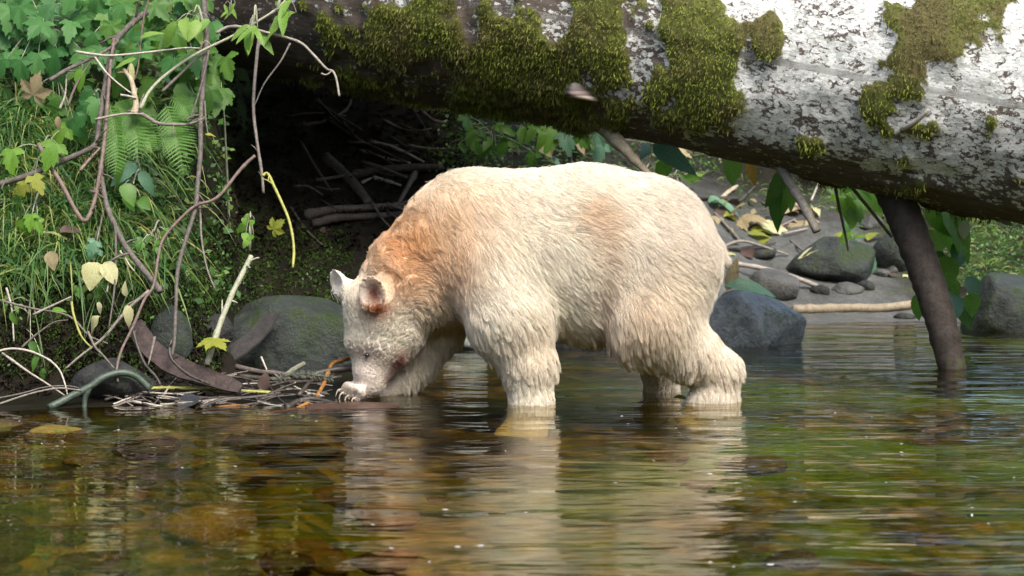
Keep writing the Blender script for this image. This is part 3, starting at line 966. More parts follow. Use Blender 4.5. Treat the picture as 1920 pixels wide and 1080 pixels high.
# face and claws
def blob(name, c, r, mat, parent, p0, seg=14, rot=None):
    bm = bmesh.new(); bmesh.ops.create_uvsphere(bm, u_segments=seg, v_segments=seg // 2 + 2, radius=1)
    me = bpy.data.meshes.new(name)
    M = Matrix.Translation(Vector(c) - Vector(p0)) @ (rot.to_matrix().to_4x4() if rot else Matrix.Identity(4)) @ Matrix.Diagonal((*r, 1))
    bm.transform(M); bm.to_mesh(me); bm.free()
    me.polygons.foreach_set('use_smooth', [True] * len(me.polygons))
    return link(name, me, mat, parent)
M_NOSE = plain_mat('nose_leather', (0.05, 0.035, 0.033), 0.35, 0.6, 120)
M_EYE = plain_mat('eye_dark', (0.02, 0.012, 0.01), 0.08, 0.8)
M_CLAW = plain_mat('claw_horn', (0.55, 0.47, 0.36), 0.35, 0.5)
def on_skin(px, py):
    """front-most point of the bear's skin under a pixel."""
    x, y = to_px(bv); k = np.where((np.hypot(x - px, y - py) < 6))[0]
    i = k[np.argmin(bv[k, 1])]
    return Vector(bv[i]), Vector(bn[i])
p, nq = on_skin(686, 668)
blob('eye', p + nq * 0.003, (0.009, 0.009, 0.008), M_EYE, bear, BEAR0)
blob('nose', B(685, 748, -0.065), (0.030, 0.028, 0.016), M_NOSE, bear, BEAR0, rot=Euler((0, 0.4, 0)))
for q, dy in enumerate((-0.05, -0.022, 0.006, 0.034)):
    a = Vector(B(TOES[q][2] - 1, TOES[q][3] - 1, PAW_DY + dy))
    build_tube('claw', [a + Vector((0.006, 0, 0.006)), a + Vector((-0.013, -0.004, 0.002)), a + Vector((-0.022, -0.006, -0.022))], 0.0062, 0.0015, M_CLAW, bear, sides=6, knots=False, bump=0.02)
# ------------------------------------------------------------------ woodland around the stream (ahead: seen in reflections; behind: unseen, added to block low skylight)
def woodland():
    r = np.random.default_rng(21)
    V, Fq, n0 = [], [], 0
    def hmax(az):          # az: degrees clockwise from the view direction
        a = (az + 180) % 360 - 180
        return float(np.interp(a, [-180, -120, -60, -25, -4, 5, 14, 40, 90, 130, 180], [6.5, 6.5, 7, 9, 9, 3.5, 1.6, 1.8, 3.0, 4.5, 6.5]))
    for c in range(330):
        az = r.uniform(-180, 180); R = r.uniform(13.5, 19)
        top = hmax(az)
        cz = r.uniform(0.2, top)
        cx = R * math.sin(math.radians(az)); cy = 7.0 + R * math.cos(math.radians(az)) * (1.0 if abs(az) > 60 else 0.85)
        n = 130
        cen = np.array([cx, cy, cz]) + r.normal(0, 1, (n, 3)) * [1.15, 1.15, 0.8]
        a = r.normal(0, 1, (n, 3)); a /= np.linalg.norm(a, axis=1)[:, None]
        b = np.cross(a, r.normal(0, 1, (n, 3))); b /= np.linalg.norm(b, axis=1)[:, None]
        s = r.uniform(0.14, 0.30, (n, 1))
        V.append(np.stack([cen - a * s, cen + b * s * 0.55, cen + a * s, cen - b * s * 0.55], 1).reshape(-1, 3))
        k = n0 + np.arange(n) * 4
        Fq.append(np.stack([k, k + 1, k + 2, k + 3], 1)); n0 += n * 4
    # trunks
    for c in range(26):
        az = c * 360 / 26 + r.uniform(-5, 5); R = r.uniform(15, 18); h = hmax(az) * 0.9
        x = R * math.sin(math.radians(az)); y = 7 + R * math.cos(math.radians(az)) * (1.0 if abs((az + 180) % 360 - 180) > 60 else 0.85)
        z0 = gz(x, y) - 0.3
        tv, tf = tube_geo([(x, y, z0), (x + r.uniform(-.3, .3), y, z0 + h * 0.5), (x + r.uniform(-.6, .6), y, z0 + h)], 0.25, 0.06, sides=8)
        tv = np.array([list(p) for p in tv])
        V.append(tv)
        Fq.append(np.array([q for q in tf if len(q) == 4]) + n0); n0 += len(tv)
    return mesh_np('woodland', np.concatenate(V), np.concatenate(Fq), smooth=False)
m, nt, bs, N, L = new_mat('forest_foliage')
n1 = nnoise(nt, 0.6, 4, 0.6)
c = ramp(nt, n1.outputs[0], [(0.3, (0.045, 0.10, 0.012)), (0.7, (0.13, 0.23, 0.03))]).outputs[0]
L.new(c, bs.inputs['Base Color']); bs.inputs['Roughness'].default_value = 0.7; bs.inputs['Specular IOR Level'].default_value = 0.2
tr = N.new('ShaderNodeBsdfTranslucent'); L.new(c, tr.inputs[0])
mx = N.new('ShaderNodeMixShader'); mx.inputs[0].default_value = 0.4
L.new(bs.outputs[0], mx.inputs[1]); L.new(tr.outputs[0], mx.inputs[2]); L.new(mx.outputs[0], N['Material Output'].inputs[0])
tag(link('woodland', woodland(), m), kind='stuff')
M_FOREST = m
# unseen tree added to shade the hollow, its foliage kept above the picture
def shade_tree():
    r = np.random.default_rng(33)
    x0, y0 = -2.3, 14.2
    z0 = gz(x0, y0) - 0.2
    t = empty('shade_tree', (x0, y0, z0))
    spine = [(x0, y0, z0), (x0 + 0.2, y0 - 0.6, z0 + 1.8), (x0 + 0.7, y0 - 2.2, z0 + 3.0), (x0 + 1.3, y0 - 3.6, z0 + 3.5)]
    build_tube('trunk', spine, 0.24, 0.07, bark_mat('forest_bark', (0.03, 0.024, 0.018), (0.10, 0.08, 0.06), 0.85, 12), t, sides=12)
    for k in range(7):
        a = Vector(spine[2]).lerp(Vector(spine[3]), r.uniform(-0.4, 1)); b = a + Vector((r.uniform(-1.6, 1.4), r.uniform(-1.6, 0.6), r.uniform(-0.2, 0.9)))
        build_tube('limb', [a, a.lerp(b, 0.5) + Vector((0, 0, 0.15)), b], 0.05, 0.015, bpy.data.materials['forest_bark'], t, sides=7)
    n = 15500
    c = np.stack([r.normal(-0.6, 0.8, n), r.normal(11.7, 0.9, n), np.abs(r.normal(0, 0.6, n)) + 2.45], 1)
    c = c + 0.35 * np.stack([fbm(c + 9 * k, 1.5, 2) - 0.5 for k in range(3)], 1)
    a = r.normal(0, 1, (n, 3)); a[:, 2] *= 0.4; a /= np.linalg.norm(a, axis=1)[:, None]
    b = np.cross(a, np.array([0, 0, 1.0]) + r.normal(0, 0.4, (n, 3))); b /= np.linalg.norm(b, axis=1)[:, None]
    s = r.uniform(0.04, 0.085, (n, 1))
    V = np.stack([c - a * s, c + b * s * 0.55, c + a * s, c - b * s * 0.55], 1).reshape(-1, 3) - np.array([x0, y0, z0])
    k = np.arange(n) * 4
    tag(link('shade_crown', mesh_np('shade_crown', V, np.stack([k, k + 1, k + 2, k + 3], 1), False), M_FOREST, t), kind='stuff')
    tag(t, 'unseen leafy tree added to shade the dark hollow and the log end', 'tree')
shade_tree()

# ------------------------------------------------------------------ materials for the small things
M_TWIG = bark_mat('grey_brown_twig', (0.07, 0.058, 0.048), (0.21, 0.185, 0.16), 0.7, 60)
M_TWIGPALE = bark_mat('pale_twig', (0.20, 0.175, 0.14), (0.46, 0.42, 0.35), 0.7, 60)
M_TWIGDARK = bark_mat('dark_wet_twig', (0.018, 0.014, 0.011), (0.06, 0.047, 0.037), 0.45, 60, 0.5)
M_TWIGRED = bark_mat('reddish_twig', (0.09, 0.06, 0.048), (0.22, 0.165, 0.135), 0.6, 50)
M_TWIGGREEN = bark_mat('green_grey_twig', (0.16, 0.17, 0.11), (0.34, 0.34, 0.25), 0.7, 60)
M_STEMYEL = plain_mat('yellow_green_stem', (0.30, 0.30, 0.07), 0.5, 0.4, 60)
M_ORANGE = bark_mat('orange_root', (0.15, 0.065, 0.015), (0.36, 0.17, 0.045), 0.6, 60)
M_MOSSYWOOD = bark_mat('mossy_wet_branch', (0.02, 0.03, 0.022), (0.06, 0.085, 0.06), 0.45, 40, 0.5, moss=0.3, mosscol=(0.03, 0.07, 0.035))
M_BARKSLAB = bark_mat('bark_slab_brown', (0.010, 0.007, 0.006), (0.055, 0.038, 0.033), 0.75, 28)
M_BARKGREY = bark_mat('bark_slab_grey', (0.028, 0.026, 0.024), (0.065, 0.06, 0.056), 0.75, 35)
M_DRIFT = bark_mat('driftwood_red', (0.03, 0.015, 0.010), (0.12, 0.07, 0.05), 0.4, 40, 0.5)
M_LIMB = bark_mat('weathered_limb', (0.010, 0.008, 0.006), (0.05, 0.038, 0.03), 0.75, 26, 0.35, moss=0.12, mosscol=(0.04, 0.05, 0.015))
M_PALEWOOD = bark_mat('pale_bare_wood', (0.24, 0.195, 0.125), (0.48, 0.41, 0.29), 0.75, 40)
M_FERNRIB = plain_mat('fern_rib', (0.11, 0.17, 0.045), 0.6)
M_ROOT = bark_mat('hollow_root', (0.035, 0.028, 0.022), (0.12, 0.10, 0.085), 0.8, 50)
M_ROOTPALE = bark_mat('hollow_root_pale', (0.16, 0.14, 0.12), (0.34, 0.31, 0.27), 0.8, 50)
M_ROCKMOSS = rock_mat('mossy_boulder', (0.012, 0.016, 0.014), (0.065, 0.078, 0.07), 0.5, (0.026, 0.045, 0.010))
M_ROCKWET = rock_mat('wet_blue_rock', (0.16, 0.18, 0.18), (0.50, 0.53, 0.52), 0.42, (0.07, 0.10, 0.025), 0.35, 0.55)
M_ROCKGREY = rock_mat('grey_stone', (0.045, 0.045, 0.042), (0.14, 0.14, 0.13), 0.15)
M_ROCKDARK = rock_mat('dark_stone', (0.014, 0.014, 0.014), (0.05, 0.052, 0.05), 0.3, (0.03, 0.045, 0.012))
M_BED = rock_mat('amber_stone', (0.10, 0.07, 0.013), (0.30, 0.205, 0.04), 0.3, (0.07, 0.09, 0.01), 0.8, 0.2)
M_BEDBIG = rock_mat('amber_slab', (0.22, 0.145, 0.022), (0.42, 0.285, 0.05), 0.08, (0.14, 0.13, 0.02), 0.8, 0.2)
M_BEDDARK = rock_mat('brown_bed_stone', (0.03, 0.02, 0.008), (0.12, 0.08, 0.025), 0.3, (0.06, 0.08, 0.01), 0.8, 0.2)
L_TEAL = leaf_mat('leaf_teal', (0.040, 0.15, 0.038), (0.085, 0.225, 0.055), 0.36, spec=0.25)
L_GREEN = leaf_mat('leaf_green', (0.06, 0.17, 0.022), (0.12, 0.26, 0.04), 0.42)
L_BRIGHT = leaf_mat('leaf_bright', (0.17, 0.34, 0.05), (0.27, 0.43, 0.08), 0.45)
L_LIME = leaf_mat('leaf_lime', (0.15, 0.34, 0.035), (0.22, 0.43, 0.05), 0.55)
L_YELLOW = leaf_mat('leaf_pale_yellow', (0.50, 0.50, 0.22), (0.62, 0.60, 0.36), 0.35, 0.6, 0.2, brown=0.05)
L_GOLD = leaf_mat('leaf_gold', (0.55, 0.33, 0.05), (0.60, 0.42, 0.09), 0.35, 0.6, 0.2, brown=0.3)
L_OLIVE = leaf_mat('leaf_olive_yellow', (0.22, 0.26, 0.03), (0.32, 0.33, 0.05), 0.35, 0.5, 0.3, brown=0.2)
L_TAN = leaf_mat('leaf_tan', (0.30, 0.24, 0.13), (0.44, 0.38, 0.22), 0.25, 0.7, 0.2, brown=0.3)
L_BROWN = leaf_mat('leaf_brown', (0.085, 0.055, 0.045), (0.14, 0.09, 0.07), 0.15, 0.6, 0.3)
L_DARK = leaf_mat('leaf_wet_black', (0.03, 0.032, 0.036), (0.05, 0.05, 0.055), 0.05, 0.25, 0.6)
L_FERN = leaf_mat('leaf_fern', (0.08, 0.22, 0.03), (0.13, 0.29, 0.045), 0.4)
L_PALEGREEN = leaf_mat('leaf_pale_teal', (0.10, 0.24, 0.14), (0.15, 0.30, 0.18), 0.3)

# ------------------------------------------------------------------ leaf meshes (tip along +Y, face along +Z)
def leaf_ovate(name, width=0.5, n=9, fold=0.25, curl=0.25, serr=0.0, wave=0.0, shape=0.8, seed=0):
    rnd = random.Random(seed)
    V, UV, Fc = [], [], []
    for i in range(n + 1):
        t = i / n
        w = width * 0.5 * (math.sin(math.pi * t ** shape) ** 0.85) if 0 < t < 1 else 0.004
        if serr and 0 < i < n: w *= 1 + serr * (1 if i % 2 else -1)
        z = -curl * t * t
        for sgn in (-1, 0, 1):
            wz = wave * math.sin(t * 9 + sgn * 1.7 + seed) * abs(sgn)
            V.append((sgn * w, t + (serr * 0.35 * -abs(sgn) * (1 if i % 2 else 0) * 0.3), z + fold * abs(sgn) * w + wz + rnd.uniform(-.01, .01)))
            UV.append((sgn * (w / (width * 0.5) if width else 0), t))
    for i in range(n):
        a = i * 3
        Fc += [[a, a + 1, a + 4, a + 3], [a + 1, a + 2, a + 5, a + 4]]
    return leaf_finish(name, V, UV, Fc)

def leaf_finish(name, V, UV, Fc):
    me = mesh_np(name, V, Fc)
    uvl = me.uv_layers.new(name='uv')
    for p in me.polygons:
        for li in p.loop_indices:
            uvl.data[li].uv = UV[me.loops[li].vertex_index]
    return me

def leaf_maple(name, lobes=5, depth=0.45, curl=0.25, serr=0.06, seed=0, wide=1.0, teeth=5):
    """palmate leaf with pointed, toothed lobes; stalk at the origin."""
    rnd = random.Random(seed)
    span = math.radians(118 if lobes >= 5 else 75)
    axes = [(-span + 2 * span * k / (lobes - 1)) for k in range(lobes)]
    lens = [1.0 - 0.42 * (abs(a) / span) ** 1.2 for a in axes]
    out = []
    for k, (a, l) in enumerate(zip(axes, lens)):
        half = span / (lobes - 1)
        a0 = a - half; a1 = a + half
        for q in range(teeth * 2 + 1):
            f = q / (teeth * 2)
            an = a0 + (a1 - a0) * f
            e = 1 - abs(f - 0.5) * 2
            r = l * (1 - depth * (1 - e) ** 0.8)
            r *= 1 + (serr if q % 2 else -serr) * (1 if 0 < e < 1 else 0)
            if k == 0 and f < 0.5: r *= 0.75 + 0.25 * f * 2
            if k == lobes - 1 and f > 0.5: r *= 1 - 0.25 * (f - 0.5) * 2
            if k and q == 0: continue
            out.append((an, r * rnd.uniform(0.97, 1.03), (f - 0.5) * 2))
    V = [(0, 0.0, 0)]; UV = [(0, 0)]
    for ring in (0.5, 1.0):
        for an, r, u in out:
            x = math.sin(an) * r * ring * wide; y = math.cos(an) * r * ring
            z = -curl * (x * x * 0.8 + max(y, 0) ** 2) + 0.10 * abs(u) * r * ring * (1 if ring < 1 else 1.2)
            V.append((x, y, z)); UV.append((u * 0.9, r * ring))
    n = len(out); Fc = []
    for i in range(n - 1):
        Fc.append([0, 2 + i, 1 + i])
        Fc.append([1 + i, 2 + i, 2 + n + i, 1 + n + i])
    return leaf_finish(name, V, UV, Fc)

OV = [leaf_ovate('ovate_leaf', 0.46, 10, 0.30, 0.25 + 0.15 * k, 0.05, 0.02, 0.75, k) for k in range(3)]
NARROW = [leaf_ovate('narrow_leaf', 0.30, 10, 0.35, 0.2 + 0.2 * k, 0.06, 0.015, 0.85, 5 + k) for k in range(2)]
BROAD = [leaf_ovate('broad_leaf', 0.72, 10, 0.22, 0.2 + 0.2 * k, 0.03, 0.03, 0.7, 9 + k) for k in range(2)]
MAPLE = [leaf_maple('lobed_leaf', 5, 0.42, 0.22 + 0.12 * k, 0.06, 20 + k) for k in range(3)]
TRI = [leaf_maple('three_lobed_leaf', 3, 0.36, 0.3 + 0.12 * k, 0.07, 30 + k, 0.95, 6) for k in range(3)]
WITHER = [leaf_ovate('withered_leaf', 0.5, 9, 0.6, 0.9, 0.04, 0.09, 0.8, 40 + k) for k in range(3)]

_mat_cache = {}
def with_mat(me, mat):
    k = (me.name, mat.name)
    if k not in _mat_cache:
        c = me.copy(); c.materials.clear(); c.materials.append(mat); _mat_cache[k] = c
    return _mat_cache[k]

def basis(tip, face):
    y = Vector(tip).normalized(); z = Vector(face); z = (z - y * z.dot(y))
    z = z.normalized() if z.length > 1e-5 else y.orthogonal().normalized()
    x = y.cross(z)
    return Matrix((x, y, z)).transposed()

def put_leaf(me, mat, base, tip, face, size, parent=None, name='leaf', sx=1.0):
    o = bpy.data.objects.new(name, with_mat(me, mat)); COL.objects.link(o)
    b = Vector(base)
    if parent is not None:
        o.parent = parent; b = b - parent.location
    o.matrix_basis = Matrix.Translation(b) @ basis(tip, face).to_4x4() @ Matrix.Diagonal((size * sx, size, size, 1))
    return o

def twig(name, pts, r, mat, label, cat='twig', group=None, parent=None, r_end=None, **kw):
    """pts: list of (px, py, Y); r in photo pixels."""
    w = [P(*p) for p in pts]
    Ym = sum(p[2] for p in pts) / len(pts)
    s = Ym / F_PX
    o = build_tube(name, w, r * s, (r * 0.55 if r_end is None else r_end) * s, mat, parent, sides=kw.pop('sides', 7), n=kw.pop('n', 5), seed=hash((pts[0][0], pts[0][1])) % 9999, **kw)
    if parent is None: tag(o, label, cat, group)
    return o

def dl(py, off=0.0):
    """distance of the hanging tangle in front of the left bank at photo row py."""
    return 7.88 + max(0.0, (760 - py)) / 760 * 0.95 + off

def tl(name, pts, r, mat, label, off=0.0, **kw):
    kw.setdefault('spurs', 5 if r > 4 else 3 if r > 3 else 0)
    return twig(name, [(x, y, dl(y, off)) for x, y in pts], r, mat, label, **kw)
# ------------------------------------------------------------------ limbs and fungus of the fallen log
def log_child_tube(name, pts, r, mat, r_end=None, **kw):
    return twig(name, pts, r, mat, None, parent=log, r_end=r_end, **kw)
o = log_child_tube('prop_limb', [(1672, 352, 9.62), (1705, 430, 9.50), (1738, 520, 9.40), (1766, 610, 9.31), (1786, 692, 9.26), (1800, 750, 9.22)], 35, M_LIMB, 24, sides=22, n=9, bump=0.06, knots=False)
log_child_tube('broken_limb', [(1128, 236, 9.95), (1165, 272, 9.80), (1190, 300, 9.74), (1222, 332, 9.70)], 15, M_PALEWOOD, 6, sides=10, n=6, bump=0.12)
log_child_tube('broken_limb', [(1458, 306, 9.66), (1487, 352, 9.56), (1512, 395, 9.50), (1532, 434, 9.46)], 10.5, M_TWIGPALE, 8, sides=9, n=5, bump=0.10)
def log_front(px, py):
    k = np.where((np.hypot(LPX - px, LPY - py) < 14) & (front > 0))[0]
    i = k[np.argmin(np.hypot(LPX[k] - px, LPY[k] - py))]
    return Vector(lv[i]), Vector(lno[i])
p0, n0 = log_front(1690, 243); p1, n1_ = log_front(1745, 200)
build_tube('twig_stub', [p0 + n0 * 0.004, p0.lerp(p1, 0.5) + n0 * 0.05, p1 + n1_ * 0.06], 0.014, 0.008, M_TWIGPALE, log, sides=8, seed=4)
# bracket fungus: a hoof-shaped shelf with growth rings
fp_, fn_ = log_front(1090, 168)
V, Fc = [], []
prof = [(0.010, 0.052), (0.028, 0.044), (0.036, 0.040), (0.038, 0.034), (0.054, 0.026), (0.056, 0.020), (0.070, 0.006), (0.073, -0.004), (0.066, -0.012), (0.04, -0.014), (0.0, -0.012)]
ns = 18
for (r, z) in prof:
    for s in range(ns):
        a = 2 * math.pi * s / ns
        wv_ = 1 + 0.10 * math.sin(3 * a + 1) + 0.06 * math.sin(5 * a)
        V.append(fp_ - Vector(LOG0) + Vector((math.cos(a) * r * wv_ - 0.35 * z, math.sin(a) * r * 0.8 * wv_ - 0.015, z * 1.15 - 0.02 - 0.18 * math.cos(a) * r)))
for k in range(len(prof) - 1):
    for s in range(ns):
        a = k * ns + s; b = k * ns + (s + 1) % ns
        Fc.append([a, a + ns, b + ns, b])
Fc.append(list(range(ns)))
me = mesh_np('bracket_fungus', V, Fc)
m, nt, bs, N, L = new_mat('fungus_bands')
tcf = N.new('ShaderNodeTexCoord'); sp_ = N.new('ShaderNodeSeparateXYZ'); L.new(tcf.outputs['Generated'], sp_.inputs[0])
nf = nnoise(nt, 20, 4, 0.6)
hh = math_n(nt, 'ADD', sp_.outputs[2], math_n(nt, 'MULTIPLY', math_n(nt, 'SUBTRACT', nf.outputs[0], 0.5), 0.06))
c = ramp(nt, hh, [(0.05, (0.45, 0.38, 0.32)), (0.22, (0.50, 0.42, 0.35)), (0.30, (0.10, 0.075, 0.065)), (0.48, (0.24, 0.19, 0.16)), (0.56, (0.09, 0.07, 0.06)), (0.80, (0.20, 0.17, 0.15)), (0.95, (0.40, 0.38, 0.36))]).outputs[0]
L.new(c, bs.inputs['Base Color']); bs.inputs['Roughness'].default_value = 0.7
L.new(bump(nt, nf.outputs[0], 0.4, 0.003), bs.inputs['Normal'])
link('bracket_fungus', me, m, log)

# ------------------------------------------------------------------ rocks
def rock(label, px, py, w, h, mat, seed, depth=0.8, cat='rock', name='boulder', group=None, rough=0.22, ridge=0.0, sub=4, sink=0.25, Y=None, flat=1.0, tilt=0.0):
    """px, py: middle of the visible foot of the rock; w, h in photo pixels."""
    g = ground_hit(px, py) if Y is None else P(px, py, Y)
    s = g.y / F_PX
    hw, hz = w * s * 0.5, h * s / (1 + 1 - 2 * sink)
    bm = bmesh.new(); bmesh.ops.create_icosphere(bm, subdivisions=sub, radius=1)
    me = bpy.data.meshes.new(name); bm.to_mesh(me); bm.free()
    v = np.zeros(len(me.vertices) * 3, dtype=np.float32); me.vertices.foreach_get('co', v); v = v.reshape(-1, 3).astype(float)
    off = np.array([seed * 3.7, seed * 1.3, seed * 2.1])
    d = 1 + rough * 2 * (fbm(v + off, 1.3, 3) - 0.5) + 0.25 * rough * 2 * (fbm(v + off, 5.0, 3) - 0.5)
    # chip it with a few planes for facets
    r = np.random.default_rng(seed)
    q = v * d[:, None]
    for k in range(9 if rough < 0.26 else 16):
        nrm = r.normal(0, 1, 3); nrm /= np.linalg.norm(nrm); lim = r.uniform(0.62, 0.95)
        t = q @ nrm
        q = q - np.where(t > lim, (t - lim) * 0.8, 0)[:, None] * nrm
    if ridge:
        q[:, 2] += ridge * np.exp(-((q[:, 0] + 0.15) / 0.22) ** 2) * np.clip(-q[:, 1], 0, 1) * 0.0
        q[:, 1] -= ridge * np.exp(-((q[:, 0] - 0.05 + 0.4 * q[:, 2]) / 0.2) ** 2) * np.clip(q[:, 2] + 0.6, 0, 1)
    q = q * [hw, hw * depth, hz]
    q[:, 2] += tilt * q[:, 0]
    me.vertices.foreach_set('co', q.astype(np.float32).ravel()); me.update()
    me.polygons.foreach_set('use_smooth', [True] * len(me.polygons))
    o = link(name, me, mat)
    o.location = (g.x, g.y + hw * depth * 0.75, g.z + hz * (1 - 2 * sink) )
    tag(o, label, cat, group)
    return o
rock('large dark mossy boulder on the bank beside the bear\'s forehead', 545, 706, 300, 158, M_ROCKMOSS, 3, 0.9, rough=0.3)
rock('wet blue grey rock in the water behind the bear\'s hind leg', 1420, 664, 212, 120, M_ROCKWET, 12, 0.7, rough=0.30, ridge=0.3)
rock('broad dark green rock with an undercut on the silt beach', 1568, 530, 185, 92, M_ROCKMOSS, 11, 0.8, rough=0.3)
rock('round grey green stone on the silt below the broad dark rock', 1455, 560, 108, 58, M_ROCKGREY, 14, 0.9, rough=0.12)
rock('shaded mossy rock half hidden behind the propping limb', 1700, 508, 120, 85, M_ROCKMOSS, 17, 0.8)
rock('rounded mossy boulder at the water\'s edge beside the bright vine leaves', 1900, 634, 185, 122, M_ROCKMOSS, 19, 0.9, rough=0.12)
rock('blue grey rock seen between the bear\'s throat and fore leg', 868, 655, 110, 68, M_ROCKWET, 23, 0.8)
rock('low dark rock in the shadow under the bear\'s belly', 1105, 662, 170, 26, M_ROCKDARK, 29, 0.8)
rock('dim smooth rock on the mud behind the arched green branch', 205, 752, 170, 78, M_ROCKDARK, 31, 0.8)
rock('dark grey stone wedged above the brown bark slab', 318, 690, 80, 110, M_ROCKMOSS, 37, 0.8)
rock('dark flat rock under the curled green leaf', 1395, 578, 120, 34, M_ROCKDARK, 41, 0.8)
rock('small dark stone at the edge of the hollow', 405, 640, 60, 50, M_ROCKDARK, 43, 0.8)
rs_ = random.Random(5)
for k, (px, py, w, h) in enumerate([(1625, 545, 40, 20), (1590, 552, 60, 22), (1655, 520, 34, 18), (1540, 552, 46, 16), (1675, 512, 24, 14), (1510, 505, 26, 12), (1425, 486, 90, 26), (1365, 470, 60, 22),
                                      (1480, 540, 30, 12), (1700, 598, 44, 12), (1560, 458, 30, 14), (1840, 660, 60, 18), (1445, 420, 40, 16), (1640, 430, 50, 26), (1695, 400, 60, 30), (1660, 470, 44, 22)]):
    rock(('small pale' if k % 3 else 'small dark') + ' stone half buried in the silt ' + ('in front of the broad dark rock' if py > 500 else 'behind the broad dark rock'), px, py, w, h, M_ROCKGREY if k % 3 else M_ROCKDARK, 60 + k, 0.9, cat='stone', name='stone', group='small stones on the silt beach', sub=3, sink=0.3)
# stones under the water
rock('large flat amber stone lying under the water', 382, 1022, 190, 62, M_BEDBIG, 90, 1.3, cat='stone', name='submerged_stone', sub=4, sink=0.3, rough=0.18)
spots = []
while len(spots) < 44:
    px, py = rs_.uniform(-20, 760), rs_.uniform(812, 1090)
    if len(spots) > 36: px, py = rs_.uniform(780, 1940), rs_.uniform(800, 1090)
    if abs(px - 382) < 120 and abs(py - 1005) < 40: continue
    spots.append((px, py))
for k, (px, py) in enumerate(spots):
    w = rs_.uniform(50, 150)
    mt_ = rs_.choice([M_BED, M_BED, M_BEDDARK, M_BEDDARK])
    zone = 'off the debris pile' if px < 640 and py < 920 else 'in the clear shallows' if px < 640 else 'beneath the bear\'s reflection' if px < 1370 else 'beneath the green reflections'
    rock(('large ' if w > 105 else 'small ' if w < 75 else '') + ('amber' if mt_ is M_BED else 'dark brown') + ' stone under the water ' + zone, px, py, w, w * rs_.uniform(0.16, 0.28), mt_, 100 + k, rs_.uniform(0.8, 1.4), cat='stone', name='submerged_stone', group='stones on the streambed', sub=3, sink=0.35)

# ------------------------------------------------------------------ hanging tangle of stems on the left
tl('stem', [(276, 22), (254, 38), (235, 56), (218, 76), (206, 112), (194, 178), (185, 240), (181, 272)], 6.2, M_TWIG, 'thick grey stem bending down out of the leaves to a fork', cat='stem', r_end=5)
tl('stem', [(72, 270), (92, 308), (115, 344), (141, 393), (160, 414), (176, 380), (187, 326), (195, 270), (201, 200), (207, 122), (214, 72)], 4.6, M_TWIGRED, 'reddish stem looping in a V beside the thick grey stem', -0.03, cat='stem', r_end=3.5)
tl('branch', [(-30, 356), (0, 345), (56, 328), (122, 300), (170, 278), (184, 262)], 6.0, M_TWIG, 'grey branch slanting across the grass to the fork', -0.02, cat='branch', r_end=5)
tl('stem', [(187, 300), (192, 345), (202, 392), (212, 415), (233, 458), (264, 500), (294, 536), (300, 548)], 4.6, M_TWIG, 'dark knotted stem running from the fork down to the bark slab', cat='stem', r_end=6.5)
tl('twig', [(213, 415), (217, 445), (215, 535), (204, 617)], 2.6, M_TWIG, 'straight thin twig dropping from the knotted stem behind yellow leaves', -0.02)
tl('stem', [(381, -15), (384, 30), (387, 74), (381, 148), (376, 230), (376, 281), (370, 352), (366, 392), (348, 450), (333, 508), (330, 567), (327, 637), (322, 668)], 6.0, M_TWIG, 'long upright grey stem in front of the dark hollow', -0.02, cat='stem', r_end=3)
tl('twig', [(143, 97), (178, 102), (215, 104), (296, 96), (345, 90), (378, 91)], 2.7, M_TWIGPALE, 'pale twig lying level between the two upright stems', -0.05)
tl('stem', [(263, 204), (281, 170), (315, 137), (370, 100), (437, 67), (481, 41), (519, 17), (545, -10)], 3.1, M_TWIGGREEN, 'pale green stem arching up to the bright palmate leaves', -0.06, cat='stem', r_end=2.2)
tl('twig', [(304, 172), (333, 144), (363, 115), (395, 90)], 3.0, M_TWIG, 'short grey twig under the pale arching stem', -0.03)
tl('branch', [(93, 151), (120, 134), (148, 120), (181, 105), (211, 87), (222, 76)], 4.2, M_TWIG, 'grey side branch reaching out from the knot over the maple leaf', -0.02, cat='branch')
tl('twig', [(405, 62), (430, 50), (462, 52), (500, 61), (559, 78), (585, 100), (611, 128), (624, 134), (631, 150), (636, 180)], 3.0, M_TWIGPALE, 'bare twig drooping over the dark end of the log', -0.06, r_end=2.0)
tl('twig', [(602, 138), (612, 140), (624, 132)], 2.0, M_TWIGPALE, 'tiny spur at the tip of the drooping bare twig', -0.06)
tl('branch', [(248, 204), (262, 212), (280, 222), (296, 231), (333, 234), (356, 232), (380, 223)], 4.4, M_TWIG, 'dark bowed twig joining the knot to the long upright stem', -0.03, cat='branch')
tl('twig', [(178, 224), (222, 215), (250, 213), (268, 214)], 2.6, M_TWIGPALE, 'pale twig lying across the upright stem above the fern', -0.06)
tl('twig', [(178, 107), (190, 124), (204, 141), (230, 163), (258, 183)], 2.2, M_TWIGPALE, 'thin pale twig slanting from the side branch to the knot', -0.04)
tl('twig', [(232, 130), (246, 150), (252, 178), (255, 200), (250, 214)], 4.0, M_PALEWOOD, 'stubby pale broken twig standing above the fern', -0.05, r_end=7)
tl('twig', [(226, 178), (240, 180), (256, 184)], 2.6, M_TWIGPALE, 'short pale snapped twig above the fern', -0.07)
tl('twig', [(127, 200), (140, 165), (160, 130), (176, 108)], 2.6, M_TWIGRED, 'thin reddish twig hanging below the side branch', -0.03)
tl('twig', [(112, 204), (122, 178), (125, 140)], 2.4, M_TWIGPALE, 'pale thin twig hanging near the maple leaf', 0.02)
tl('twig', [(150, 320), (165, 302), (187, 278)], 3.4, M_TWIGRED, 'short red broken spur below the fork', -0.03)
tl('stem', [(486, 70), (481, 111), (475, 196), (481, 259), (491, 326), (494, 362)], 3.6, M_TWIG, 'upright stem in the dark hollow under the drooping twig', 0.25, cat='stem', r_end=2.6)
